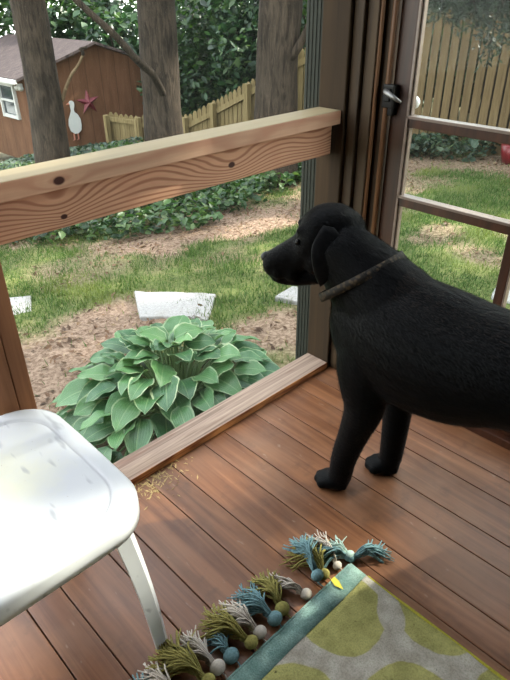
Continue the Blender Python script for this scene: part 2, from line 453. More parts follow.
# grass blades
N = 150000
gx = rng.uniform(-.9, 5.8, N); gy = rng.uniform(.25, 4.6, N)
keep = np.zeros(N, bool); dens = np.zeros(N)
for i in range(N):
    s = soil(gx[i], gy[i]); pt = noise.noise(V((gx[i] * 5, gy[i] * 5, 9))) * .5 + .5
    keep[i] = random.random() < (1 - s) ** 1.3 * (.35 + .8 * pt) + .015
gx, gy = gx[keep], gy[keep]; n = len(gx)
gz = np.array([G(a, c) for a, c in zip(gx, gy)])
ang = rng.uniform(0, 2 * PI, n); h = rng.uniform(.018, .05, n); w = rng.uniform(.0025, .005, n)
lean = rng.uniform(.0, .035, n); la = rng.uniform(0, 2 * PI, n)
dx, dy = np.cos(ang) * w, np.sin(ang) * w
v = np.zeros((n, 3, 3))
v[:, 0] = np.stack([gx - dx, gy - dy, gz - .004], 1); v[:, 1] = np.stack([gx + dx, gy + dy, gz - .004], 1)
v[:, 2] = np.stack([gx + np.cos(la) * lean, gy + np.sin(la) * lean, gz + h], 1)
base = np.array(srgb(118, 146, 72)); alt = np.array(srgb(178, 178, 98)); dk = np.array(srgb(76, 110, 54))
m = rng.random((n, 1)); patch = np.array([noise.noise(V((a * 1.8, c * 1.8, 4))) for a, c in zip(gx, gy)])[:, None] * .5 + .5
col = base * (1 - m) + dk * m; yl = np.clip((patch - .55) * 3 + (rng.random((n, 1)) - .5) * .5, 0, 1) * .7; col = col * (1 - yl) + alt * yl  # yellow clumps: varied grass, with sunlit patches put into the blade colour
M_leaf = leafmat('foliage')
M_grass = leafmat('grass_blades', .6, .3, .2)
o = np_mesh('lawn_grass', v.reshape(-1, 3), np.arange(n * 3).reshape(-1, 3), M_grass, col=col)
tag(o, 'patchy short green lawn grass with bare spots around the stepping stones', 'grass', kind='stuff')

# leaf clouds -------------------------------------------------------
def leaves(centers, size, cols, flat=.5, jitter=.35, elong=1.5):
    """diamond leaves folded on the midrib: 4 verts, 2 tris each"""
    n = len(centers); c = np.array(centers)
    nrm = rng.normal(size=(n, 3)); nrm[:, 2] = np.abs(nrm[:, 2]) + flat; nrm /= np.linalg.norm(nrm, axis=1)[:, None]
    t = rng.normal(size=(n, 3)); t -= nrm * (t * nrm).sum(1)[:, None]; t /= np.linalg.norm(t, axis=1)[:, None]
    bi = np.cross(nrm, t); s = (size * rng.uniform(1 - jitter, 1 + jitter, n))[:, None]
    v = np.zeros((n, 6, 3))
    v[:, 0] = c - t * s * elong * .5
    v[:, 1] = c - t * s * .12 + bi * s * .42 + nrm * s * .12
    v[:, 2] = c + t * s * .28 + bi * s * .30 + nrm * s * .10
    v[:, 3] = c + t * s * elong * .5 - nrm * s * .1
    v[:, 4] = c + t * s * .28 - bi * s * .30 + nrm * s * .10
    v[:, 5] = c - t * s * .12 - bi * s * .42 + nrm * s * .12
    b = np.arange(n)[:, None] * 6
    f = np.concatenate([b + np.array([[0, 1, 2, 3]]), b + np.array([[0, 3, 4, 5]])], 0)
    k = rng.integers(0, len(cols), n); ca = np.array(cols)[k] * rng.uniform(.75, 1.25, (n, 1))
    return v.reshape(-1, 3), f, np.concatenate([ca, ca], 0)

def blob_points(blobs, n):
    out = []
    tot = sum(b[3] * b[4] * b[5] for b in blobs)
    for x, y, z, rx, ry, rz in blobs:
        k = int(n * rx * ry * rz / tot) + 1
        d = rng.normal(size=(k, 3)); d /= np.linalg.norm(d, axis=1)[:, None]
        r = rng.uniform(.45, 1, (k, 1)) ** .5 * (1 + rng.normal(size=(k, 1)) * .08)
        out.append(np.array([x, y, z]) + d * r * np.array([rx, ry, rz]))
    return np.concatenate(out)

DG = [srgb(44, 72, 38), srgb(64, 98, 50), srgb(92, 128, 66), srgb(66, 104, 64)]
BG = [srgb(96, 136, 66), srgb(128, 166, 80), srgb(72, 110, 58), srgb(150, 184, 96)]
TG = [srgb(64, 104, 68), srgb(92, 132, 86), srgb(48, 80, 50), srgb(128, 160, 112)]
IV = [srgb(72, 112, 60), srgb(96, 136, 74), srgb(56, 90, 52), srgb(120, 150, 92)]
IVB = [srgb(84, 112, 92), srgb(104, 130, 104), srgb(60, 88, 66), srgb(136, 156, 128)]

M_bark = None
def bark_mat(name, a, b):
    t = NT(name); P = t.n('NewGeometry').outputs['Position']
    g = t.noise(t.mapping(P, (22, 22, 3.5)), 1, 5, .65, 1.2)
    big = t.noise(P, 4, 3, .6)
    c = t.mix(t.ramp(g, [(.35, 0.), (.65, 1.)]), a, b)
    c = t.mix(t.ramp(big, [(.45, 0.), (.7, .5)]), c, tuple(x * .55 for x in a))
    t.bump(g, .9, .03)
    return t.fin(c, .9, spec=.15)
M_bark = bark_mat('tree_bark', srgb(70, 60, 50), srgb(128, 112, 94))
M_barkred = bark_mat('twig_bark', srgb(128, 104, 78), srgb(184, 160, 124))

def trunk(name, base, top, r0, r1, label, parent=None, seed=0, n=18, flare=1.25):
    base, top = V(base), V(top); rings = []
    K = 26
    for k in range(K + 1):
        u = k / K; p = base.lerp(top, u)
        p = p + V((noise.noise(V((u * 3, seed, 0))) * .05, noise.noise(V((u * 3, seed, 5))) * .05, 0))
        r = (r0 + (r1 - r0) * u) * (1 + (flare - 1) * math.exp(-u * 14))
        ring = []
        for i in range(n):
            a = 2 * PI * i / n
            rr = r * (1 + .10 * noise.noise(V((math.cos(a) * 1.5, math.sin(a) * 1.5, u * 9 + seed))) + .05 * noise.noise(V((math.cos(a) * 5, math.sin(a) * 5, u * 30 + seed))))
            ring.append(p + V((math.cos(a) * rr, math.sin(a) * rr, 0)))
        rings.append(ring)
    return MB().loft(rings)

def tree(name, base, top, r0, r1, label, branches, canopy, seed, n_leaf=5000, cols=DG, grp=None):
    root = empty(name, base, 0, label, 'tree', grp)
    mb = trunk(name, base, top, r0, r1, label, seed=seed)
    tk = mb.build('trunk', M_bark, root, True)
    for pts, rad, mat in branches:
        p2 = []
        for i in range(len(pts) - 1):
            a, b2 = V(pts[i]), V(pts[i + 1])
            for q in range(5): p2.append(a.lerp(b2, q / 5) + V([noise.noise(V((i + q * .2, seed, w * 7))) * .02 for w in range(3)]))
        p2.append(V(pts[-1]))
        rr = [rad[0] + (rad[1] - rad[0]) * i / (len(p2) - 1) for i in range(len(p2))]
        MB().tube(p2, rr, 10).build('branch', mat, root, True)
    if canopy:
        v, f, c = leaves(blob_points(canopy, n_leaf), .11, cols)
        v = v - np.array(base); np_mesh('foliage', v, f, M_leaf, root, c)
    return root

CAN = lambda x, y, z: [(x, y, z, 1.8, 1.8, .9), (x + 1.0, y - .6, z + .6, 1.4, 1.3, .7), (x - 1.1, y + .4, z + .5, 1.3, 1.4, .8)]
tree('pine_tree', (1.87, 6.06, G(1.87, 6.06) - .03), (2.05, 5.98, 4.6), .21, .155, 'left bare tree trunk with knots rising in front of the brown shed', [
    ([(1.98, 6.05, -.05), (2.09, 5.9, .10), (2.16, 5.70, .40), (2.25, 5.55, .60)], (.028, .014), M_barkred),
    ([(2.25, 5.55, .60), (2.22, 5.55, .66), (2.30, 5.54, .67)], (.020, .012), M_bark)], CAN(2.05, 5.98, 4.6), 1, 4500, DG, 'tall trees behind the railing')
tree('pine_tree', (3.10, 5.30, G(3.1, 5.3) - .03), (3.20, 5.25, 4.8), .24, .19, 'middle tree trunk with a long bent branch sweeping off it to the upper left', [
    ([(1.72, 4.95, 1.35), (2.16, 4.77, .88), (2.42, 4.78, .62), (2.72, 4.90, .42), (3.06, 5.16, .10)], (.030, .048), M_bark)], CAN(3.2, 5.25, 5.0), 2, 4500, DG, 'tall trees behind the railing')
tree('pine_tree', (3.50, 3.68, G(3.5, 3.68) - .03), (3.58, 3.62, 4.4), .235, .21, 'thick right tree trunk nearest the corner post, in front of the picket fence', [
    ([(3.50, 3.50, .60), (3.56, 3.35, .80), (3.62, 3.22, 1.05), (3.8, 3.0, 1.7)], (.05, .03), M_bark)], CAN(3.6, 3.6, 4.8), 3, 4500, DG, 'tall trees behind the railing')

# evergreen shrubs and far trees
def shrub(name, x, y, h, r, n, cols, label, size=.10, cat='shrub', grp=None, wide=1.0):
    z = G(x, y); root = empty(name, (x, y, z), 0, label, cat, grp)
    bl = []
    for k in range(9):
        a = random.random() * 2 * PI; q = random.random()
        bl.append((x + math.cos(a) * r * .5, y + math.sin(a) * r * .5 * wide, z + h * (.18 + .70 * q), r * (.75 - .25 * q), r * (.75 - .25 * q), h * .20))
    v, f, c = leaves(blob_points(bl, n), size, cols)
    np_mesh('foliage', v - np.array([x, y, z]), f, M_leaf, root, c)
    mb = MB()
    for k in range(4):
        a = k * 1.7; mb.tube([(x, y, z - .02), (x + math.cos(a) * r * .25, y + math.sin(a) * r * .25, z + h * .4), (x + math.cos(a) * r * .45, y + math.sin(a) * r * .45, z + h * .8)], [.05, .03, .012], 6)
    mb.build('stem', M_bark, root)
    return root
far = [(7.4, 12.4, 3.6, 1.7, TG), (8.6, 10.6, 3.6, 1.7, TG), (7.4, 9.4, 3.1, 1.3, DG), (9.2, 8.6, 3.4, 1.7, DG), (7.6, 7.6, 2.9, 1.3, TG), (8.8, 6.4, 3.4, 1.7, DG),
       (7.2, 5.6, 2.6, 1.1, DG), (9.4, 4.4, 3.6, 1.7, BG), (7.5, 3.8, 2.7, 1.1, DG), (8.2, 2.2, 3.2, 1.4, BG), (7.5, .8, 2.8, 1.2, BG), (9.6, 1.5, 3.6, 1.7, DG), (6.6, 14.6, 4.2, 2.0, DG),
       (3.6, 17.0, 4.4, 2.2, DG), (9.8, 12.8, 4.4, 2.2, DG), (.9, 15.5, 4.0, 2.0, TG), (11.5, 7.5, 4.6, 2.2, TG), (8.2, -1.0, 3.2, 1.4, BG)]
for i, (x, y, h, r, cs_) in enumerate(far):
    nm = {id(DG): 'dark evergreen', id(TG): 'blue-green leafy', id(BG): 'bright green leafy'}[id(cs_)]
    shrub('evergreen_shrub' if cs_ is not BG else 'leafy_shrub', x, y, h, r, 5200 if y < 11 else 4200, cs_, nm + ' shrub in the dense thicket beyond the yard fence', .105 if y < 11 else .14, grp=nm + ' shrubs of the thicket')

# ================================================================== FENCES
def fence_mat(name, a, b):
    t = NT(name); P = t.n('NewGeometry').outputs['Position']
    at_ = t.n('Attribute'); at_.attribute_name = 'var'
    g = t.noise(t.mapping(P, (40, 40, 3)), 1, 4, .6, .5)
    c = t.mix(t.ramp(g, [(.3, 0.), (.7, 1.)]), a, b)
    c = t.mix(t.math('MULTIPLY', t.sep(at_.outputs['Color'])[0], .35), c, tuple(x * .6 for x in a))
    t.bump(g, .3, .004)
    return t.fin(c, .85, spec=.15)
M_f1 = fence_mat('fence_wood', srgb(150, 128, 84), srgb(196, 176, 126))
M_f2 = fence_mat('fence_wood_brown', srgb(132, 108, 76), srgb(172, 146, 106))
def add_var(o, cols):
    at = o.data.color_attributes.new('var', 'FLOAT_COLOR', 'CORNER')
    for p, c in zip(o.data.polygons, cols):
        for li in p.loop_indices: at.data[li].color = (c, c, c, 1)
def picket_fence(name, pts, pitch, bw, mat, label, rails=(-.25,), gap_top=.05, grp=None, thick=.018, side=-1, base_over=None):
    """pts: list of (x, y, top z); pickets step along the line"""
    root = empty(name, (pts[0][0], pts[0][1], G(pts[0][0], pts[0][1])), 0, label, 'fence', grp)
    mb = MB(); cols = []
    for (x0, y0, z0), (x1, y1, z1) in zip(pts[:-1], pts[1:]):
        L = math.hypot(x1 - x0, y1 - y0); n = max(1, int(round(L / pitch))); dx, dy = (x1 - x0) / L, (y1 - y0) / L
        nxn, nyn = -dy, dx
        for k in range(n):
            u = (k + .5) / n; x, y = x0 + (x1 - x0) * u, y0 + (y1 - y0) * u; zt = z0 + (z1 - z0) * u + random.uniform(-.012, .012); zb = G(x, y) - .02
            h = bw / 2; P2 = []
            for s in (-thick / 2, thick / 2):
                ox, oy = x + nxn * s, y + nyn * s
                P2 += [(ox - dx * h, oy - dy * h, zb), (ox + dx * h, oy + dy * h, zb), (ox + dx * h, oy + dy * h, zt - gap_top), (ox + dx * h * .35, oy + dy * h * .35, zt), (ox - dx * h * .35, oy - dy * h * .35, zt), (ox - dx * h, oy - dy * h, zt - gap_top)]
            F = [(0, 1, 2, 3, 4, 5)[::-1], (6, 7, 8, 9, 10, 11)] + [(i, (i + 1) % 6, (i + 1) % 6 + 6, i + 6) for i in range(6)]
            mb.add(P2, F); c = random.random(); cols += [c] * len(F)
        
    o = mb.build('picket_panel', mat, root); add_var(o, cols)
    for off in rails:
        for (x0, y0, z0), (x1, y1, z1) in zip(pts[:-1], pts[1:]):
            L = math.hypot(x1 - x0, y1 - y0); nxn, nyn = -(y1 - y0) / L * side * -.035, (x1 - x0) / L * side * -.035
            MB().bar((x0 + nxn, y0 + nyn, z0 + off), (x1 + nxn, y1 + nyn, z1 + off), .04, .085).build('rail', mat, root)
    for (x, y, z) in pts[::1]:
        ax, ay = x, y
        L = math.hypot(pts[1][0] - pts[0][0], pts[1][1] - pts[0][1]); nxn, nyn = -(pts[1][1] - pts[0][1]) / L * side * -.1, (pts[1][0] - pts[0][0]) / L * side * -.1
        MB().box((ax + nxn - .045, ay + nyn - .045, G(ax, ay) - .02), (ax + nxn + .045, ay + nyn + .045, z - .04), .004).build('post', mat, root)
    return root
picket_fence('picket_fence', [(5.42, 9.25, -.93), (5.62, 8.0, -.80), (5.72, 7.3, -.48), (5.62, 6.3, -.06), (5.50, 5.2, .46), (5.75, 4.4, .82)], .125, .105, M_f1, 'weathered tan picket fence climbing the slope behind the tree trunks', rails=(-.2,), side=1)
picket_fence('picket_fence', [(5.10, 9.95, -.93), (5.40, 9.32, -.97)], .12, .11, M_f1, 'short tan picket gate panel beside the shed wall, partly hidden by the railing', rails=(-.12,), side=1)
picket_fence('board_fence', [(5.9, 4.2, 1.02), (5.9, 1.8, .95), (5.9, -.6, 1.0), (5.9, -2.4, 1.0)], .131, .103, M_f2, 'tall brown board fence with narrow gaps seen through the glass door', rails=(-1.35,), side=1)

# ================================================================== SHED
def siding_mat():
    t = NT('shed_siding'); P = t.n('NewGeometry').outputs['Position']; X = t.sep(P)
    g = t.noise(t.mapping(P, (6, 6, 1.2)), 1, 4, .6, .4)
    c = t.mix(t.ramp(g, [(.3, 0.), (.7, 1.)]), srgb(128, 88, 62), srgb(158, 114, 84))
    u = t.math('ADD', X[0], t.math('MULTIPLY', X[1], .75))
    fr = t.math('FRACT', t.math('MULTIPLY', u, 1 / .30))
    c = t.mix(t.ramp(fr, [(.0, .8), (.06, 0.)]), c, srgb(76, 48, 34))
    return t.fin(c, .85, spec=.15)
M_sid = siding_mat()
def roof_mat():
    t = NT('shed_roof_shingles'); P = t.n('NewGeometry').outputs['Position']
    br = t.n('TexBrick'); t.set(br.inputs['Vector'], t.mapping(P, (4, 4, 9))); br.inputs['Scale'].default_value = 1.2
    br.inputs['Color1'].default_value = (*srgb(112, 98, 94), 1); br.inputs['Color2'].default_value = (*srgb(92, 80, 78), 1); br.inputs['Mortar'].default_value = (*srgb(66, 58, 56), 1)
    return t.fin(br.outputs[0], .9, spec=.15)
M_roof = roof_mat()
A = V((3.98, 11.12)); Bp = V((6.95, 10.75)); g_dir = (Bp - A).normalized()      # gable wall A -> Bp
side = V((-.53 * 1.0, .85)).normalized()                                         # receding side wall
side = V((-.06, .998)).normalized()
zb = -2.0; ze = -.26; zr = .24
Cc = A + side * 3.2; Dd = Bp + side * 3.2; pk = A.lerp(Bp, .5)
shed = empty('garden_shed', (A.x, A.y, zb), 0, 'reddish brown wooden shed with grey shingle roof behind the left tree trunk', 'shed')
def P3(p, z): return (p.x, p.y, z)
mb = MB()
mb.add([P3(A, zb), P3(Bp, zb), P3(Bp, ze), P3(pk, zr), P3(A, ze)], [(0, 1, 2, 3, 4)])
mb.add([P3(Cc, zb), P3(Dd, zb), P3(Dd, ze), P3(pk + side * 3.2, zr), P3(Cc, ze)], [(4, 3, 2, 1, 0)])
mb.add([P3(A, zb), P3(A, ze), P3(Cc, ze), P3(Cc, zb)], [(0, 1, 2, 3)])
mb.add([P3(Bp, zb), P3(Dd, zb), P3(Dd, ze), P3(Bp, ze)], [(0, 1, 2, 3)])
mb.build('wall', M_sid, shed)
def slab(a, b, c, d, th=.05):
    return MB().add([a, b, c, d] + [(p[0], p[1], p[2] + th) for p in (a, b, c, d)], [(3, 2, 1, 0), (4, 5, 6, 7), (0, 1, 5, 4), (1, 2, 6, 5), (2, 3, 7, 6), (3, 0, 4, 7)])
ov = side * -.18; gx_ = g_dir * .22; dz = .22 * (zr - ze) / ((Bp - A).length / 2)
slab(P3(A + ov - gx_, ze - dz), P3(pk + ov, zr), P3(pk + side * 3.4, zr), P3(Cc + side * .2 - gx_, ze - dz)).build('roof', M_roof, shed)
slab(P3(pk + ov, zr), P3(Bp + ov + gx_, ze - dz), P3(Dd + side * .2 + gx_, ze - dz), P3(pk + side * 3.4, zr)).build('roof', M_roof, shed)
M_wht = plain('white_paint', srgb(226, 228, 222), .5, 0, .4, .05)
MB().bar(P3(A + ov - gx_ * 1.15, ze - dz + .0), P3(Cc + side * .2 - gx_ * 1.15, ze - dz + .0), .08, .07).build('gutter', M_wht, shed)
# window on the side wall
w0 = A + side * .42; w1 = A + side * 1.02; nrm = V((-side.y, side.x)) * .03
wz0, wz1 = -1.12, -.42
fr = MB()
for a_, b_, z0_, z1_ in ((w0, w1, wz0, wz0 + .07), (w0, w1, wz1 - .07, wz1), (w0, w1, (wz0 + wz1) / 2 - .02, (wz0 + wz1) / 2 + .02)):
    fr.bar(P3(a_ + nrm, (z0_ + z1_) / 2), P3(b_ + nrm, (z0_ + z1_) / 2), .05, z1_ - z0_)
for q in (0, 1):
    p = w0.lerp(w1, q); fr.bar(P3(p + nrm, wz0), P3(p + nrm, wz1), .07, .05, up=(side.x, side.y, 0))
wf = fr.build('window', M_wht, shed)
MB().bar(P3(w0 + nrm * .4, (wz0 + wz1) / 2), P3(w1 + nrm * .4, (wz0 + wz1) / 2), .02, wz1 - wz0).build('pane', plain('dark_window_glass', srgb(40, 48, 52), .1, 0, .6), wf)
tag(wf, 'white framed window')
# floodlight pair under the eave, near the corner of the side wall
lp = MB(); q = A + side * .12 + nrm * 1.5
lp.box((q.x - .03, q.y - .04, -.48), (q.x + .06, q.y + .04, -.40), .01)
for s_, dzz in ((-.10, -.04), (.10, -.03)):
    c_ = q + side * -s_ * .9 + nrm * 1.2
    lp.tube([(q.x, q.y, -.44), (c_.x, c_.y - .02, -.45 + dzz)], [.02, .055], 12)
lo = lp.build('flood_light', M_wht, None, True); origin_to(lo, (q.x, q.y, -.46)); tag(lo, 'white twin floodlight fixed under the shed eave beside the tree trunk', 'light')
# star and goose on the gable wall
gn = V((g_dir.y, -g_dir.x)); gn = gn if gn.y < 0 else -gn
def on_gable(u, z, off=.03):
    p = A + g_dir * u + gn * off; return V((p.x, p.y, z))
st = MB(); cu, cz, r1_, r2_ = 1.27, -.87, .27, .10
ring = []
for k in range(10):
    a_ = PI / 2 + PI * k / 5 + .05; r = r1_ if k % 2 == 0 else r2_
    ring.append(on_gable(cu + math.cos(a_) * r, cz + math.sin(a_) * r, .02))
st.add(ring + [on_gable(cu, cz, .11), on_gable(cu, cz, .02)], [(k, (k + 1) % 10, 10) for k in range(10)] + [((k + 1) % 10, k, 11) for k in range(10)])
so = st.build('barn_star', plain('star_red', srgb(168, 52, 70), .45, .2, .5, .1)); origin_to(so, on_gable(cu, cz, .02)); tag(so, 'dark red five-pointed metal star hanging on the shed wall', 'star')
gs = empty('goose_ornament', on_gable(.88, -1.40, .03), 0, 'white wooden goose ornament hanging on the shed wall beside the red star', 'ornament')
def flat_shape(pts, th, name, mat, par):
    n_ = len(pts); vs_ = [on_gable(u, z, .03) for u, z in pts] + [on_gable(u, z, .03 + th) for u, z in pts]
    return MB().add(vs_, [tuple(range(n_))[::-1], tuple(range(n_, 2 * n_))] + [(i, (i + 1) % n_, (i + 1) % n_ + n_, i + n_) for i in range(n_)]).build(name, mat, par)
gc = .88
gp = [(-.06, -.845), (-.02, -.80), (.03, -.80), (.065, -.84), (.06, -.90), (.035, -.97), (.04, -1.02), (.11, -1.08), (.155, -1.18), (.16, -1.30), (.14, -1.40), (.06, -1.46), (-.02, -1.46), (-.10, -1.40), (-.13, -1.28), (-.11, -1.16), (-.06, -1.07), (-.025, -1.0), (-.03, -.92), (-.03, -.87)]
flat_shape([(gc + a_ * .95, z) for a_, z in gp], .03, 'body', M_wht, gs)
M_or = plain('orange_bill', srgb(170, 110, 90), .6)
flat_shape([(gc - .11, -.86), (gc - .055, -.835), (gc - .04, -.87)], .03, 'bill', M_or, gs)
for s_ in (-.04, .05): flat_shape([(gc + s_ - .012, -1.45), (gc + s_ + .012, -1.45), (gc + s_ + .012, -1.58), (gc + s_ - .04, -1.60), (gc + s_ - .012, -1.57)], .02, 'leg', M_or, gs)

# ================================================================== IVY
def ivy(name, fn, n, size, cols, label, h=.22, cull=None):
    pts = []
    while len(pts) < n:
        p = fn()
        if p is None: continue
        x, y = p; hh = (noise.noise(V((x * 1.5, y * 1.5, 0))) * .5 + .6) * h
        pts.append((x, y, G(x, y) + random.random() ** .6 * hh + .01))
    v, f, c = leaves(np.array(pts), size, cols, flat=.9, elong=1.15)
    o = np_mesh(name, v, f, M_leaf, None, c); origin_to(o, (pts[0][0], pts[0][1], G(pts[0][0], pts[0][1]))); return tag(o, label, 'ivy', kind='stuff')
def bed():
    # front edge line from (.3, 4.3) to (4.2, 3.9), wobbling
    x = random.uniform(.2, 5.4); y = random.uniform(2.9, 9.0)
    fe = np.interp(x, [.2, .77, 1.14, 1.51, 2.14, 2.59, 3.71, 5.4], [4.3, 3.65, 3.2, 2.85, 3.0, 3.05, 3.35, 4.3]) + noise.noise(V((x * 4, 0, 2))) * .25
    if y < fe: return None
    if y > fe + 2.2 and random.random() < .5: return None
    return x, y
ivy('ivy_ground_cover', bed, 14000, .070, IV, 'green ivy ground cover spreading under the railing around the tree bases', .26)
def shedivy(): return random.uniform(2.4, 5.2), random.uniform(9.0, 10.6)
ivy('ivy_ground_cover', shedivy, 2600, .10, IVB, 'pale ivy patch growing along the foot of the shed', .25)
def fiv():
    y = random.uniform(2.1, 4.1); x = random.uniform(5.25, 5.85)
    if y < 2.8 and random.random() < .6: return None
    return x, y
ivy('ivy_ground_cover', fiv, 1300, .075, IVB, 'bluish ivy clump at the foot of the board fence seen through the glass door', .34)

# fallen leaves and twigs on the bare soil
lp_ = []
while len(lp_) < 3600:
    x, y = random.uniform(-.9, 5.8), random.uniform(.3, 4.2)
    if soil(x, y) > random.random() * .9 + .1: lp_.append((x, y, G(x, y) + .008 + random.random() * .008))
v, f, c = leaves(np.array(lp_), .020, [srgb(134, 100, 76), srgb(168, 134, 106), srgb(108, 80, 60), srgb(186, 158, 128)], flat=2.5, jitter=.6, elong=1.9)
o = np_mesh('leaf_litter', v, f, M_grass, None, c); origin_to(o, (1.75, 3.0, G(1.75, 3.0))); tag(o, 'dry brown leaf litter scattered over the bare soil patches', 'leaf litter', kind='stuff')

# conifer bough hanging before the board fence
cb = empty('conifer_bough', (5.0, 2.4, 1.6), 0, 'dark drooping conifer bough hanging before the board fence', 'branch')
pts = []; twigs = MB()
for k in range(9):
    a0 = V((4.9 + random.uniform(-.1, .1), 3.15 - k * .17, 1.55 - k * .03)); tip = a0 + V((random.uniform(-.1, .1), -.20 - .03 * k, -.48 - .035 * k + random.uniform(-.12, .12)))
    twigs.tube([a0, a0.lerp(tip, .5) + V((0, 0, .05)), tip], [.012, .008, .003], 5)
    for q in range(420):
        u = random.random() ** .8; p = a0.lerp(tip, u) + V([random.gauss(0, .065) for _ in range(3)]); pts.append(p[:])
twigs.tube([(4.9, 3.4, 1.72), (4.9, 2.5, 1.52), (4.9, 1.5, 1.25)], [.03, .02, .01], 6)
twigs.build('twig', M_bark, cb)
v, f, c = leaves(np.array(pts), .026, [srgb(52, 70, 52), srgb(66, 84, 62), srgb(44, 60, 44)], flat=0, elong=3.2)
np_mesh('foliage', v - np.array([5.0, 2.4, 1.6]), f, M_leaf, cb, c)

# red tub at the right edge by the fence
o = MB().tube([(5.62, 1.80, G(5.6, 1.8) - .01), (5.62, 1.80, G(5.6, 1.8) + .10), (5.62, 1.80, G(5.6, 1.8) + .20)], [.12, .15, .16], 20).build('plastic_tub', plain('red_plastic', srgb(176, 40, 48), .4), None, True)
origin_to(o, (5.62, 1.80, G(5.6, 1.8))); tag(o, 'small red plastic tub on the leaf litter before the board fence at the right edge', 'tub')

# stepping stones
def stone_mat():
    t = NT('stepping_stone'); P = t.n('NewGeometry').outputs['Position']
    n1 = t.noise(P, 60, 4, .7); n2 = t.noise(P, 8, 3, .6)
    c = t.mix(t.ramp(n1, [(.3, 0.), (.7, 1.)]), srgb(176, 172, 166), srgb(216, 213, 208))
    c = t.mix(t.ramp(n2, [(.5, 0.), (.7, .4)]), c, srgb(170, 160, 144))
    t.bump(n1, .3, .004); return t.fin(c, .85, spec=.2)
M_stone = stone_mat()
def stone(quad, label):
    cx = sum(p[0] for p in quad) / len(quad); cy = sum(p[1] for p in quad) / len(quad); zb_ = G(cx, cy) - .02
    bm = bmesh.new(); vs_ = []
    out = []
    for i in range(len(quad)):
        a_, b_ = V(quad[i]), V(quad[(i + 1) % len(quad)])
        for q in range(6):
            p = a_.lerp(b_, q / 6); w_ = noise.noise(V((p.x * 9, p.y * 9, 3))) * .014; out.append((p.x + w_, p.y + w_))
    mb_ = MB(); n_ = len(out)
    rings = [[(x, y, zb_) for x, y in out], [(x, y, zb_ + .034) for x, y in out], [(cx + (x - cx) * .975, cy + (y - cy) * .975, zb_ + .042) for x, y in out]]
    mb_.loft(rings); o = mb_.build('stepping_stone', M_stone); origin_to(o, (cx, cy, zb_)); tag(o, label, 'stepping stone', 'stepping stones in the lawn'); return o
stone([(.42, 2.05), (.80, 1.62), (.53, 1.38), (.44, 1.50), (.24, 1.72)], 'pale grey stepping stone directly behind the hosta, the largest in view')
stone([(-.35, 2.85), (-.06, 2.66), (-.17, 2.42), (-.45, 2.55)], 'pale stepping stone at the far left beside the left porch post')
stone([(1.02, 1.27), (1.22, 1.30), (1.35, 1.02), (1.12, .95)], 'pale stepping stone partly hidden behind the corner post and the dog muzzle')
stone([(2.02, .24), (2.35, .35), (2.5, -.3), (2.1, -.35)], 'pale slab on the grass seen low through the right pane of the glass door')
# white pebble-like litter leaf near the path, small
# ================================================================== HOSTA
def hosta_mat():
    t = NT('hosta_leaf'); a = t.n('Attribute'); a.attribute_name = 'luv'; X = t.sep(a.outputs['Vector'])
    b2 = t.n('Attribute'); b2.attribute_name = 'var'; vr = t.sep(b2.outputs['Color'])
    P = t.n('NewGeometry').outputs['Position']
    u = X[0]; vv_ = X[1]
    vein = t.math('SINE', t.math('MULTIPLY', t.math('ABSOLUTE', u), 34))
    veinm = t.ramp(t.math('MULTIPLY_ADD', vein, .5, .5), [(.0, .45), (.35, 0.)])
    c = t.mix(vr[0], srgb(52, 104, 64), srgb(118, 170, 98))
    c = t.mix(t.math('MULTIPLY', veinm, .35), c, srgb(72, 118, 72))
    c = t.mix(t.ramp(t.noise(P, 30, 3, .6), [(.4, 0.), (.7, .35)]), c, srgb(112, 158, 104))
    # pale irregular margin
    e = t.math('ADD', t.math('ABSOLUTE', u), t.math('MULTIPLY', t.noise(P, 45, 3, .6), .22))
    edge = t.ramp(e, [(.97, 0.), (1.08, 1.)])
    c = t.mix(t.math('MULTIPLY', edge, vr[1]), c, srgb(196, 214, 164))
    mid = t.ramp(t.math('ABSOLUTE', u), [(.02, .6), (.06, 0.)])
    c = t.mix(mid, c, srgb(150, 182, 124))
    t.bump(t.math('MULTIPLY_ADD', vein, .4, t.noise(P, 60, 2, .6)), .35, .002)
    t.fin(c, .38, spec=.5)
    tr = t.n('BsdfTranslucent'); t.set(tr.inputs[0], t.mix(1.0, c, (1.0, 1.1, .6), 'MULTIPLY'))
    m_ = t.n('MixShader'); m_.inputs[0].default_value = .2
    t.t.links.new(t.b.outputs[0], m_.inputs[1]); t.t.links.new(tr.outputs[0], m_.inputs[2]); t.t.links.new(m_.outputs[0], t.out.inputs[0])
    return t.m
M_hosta = hosta_mat()
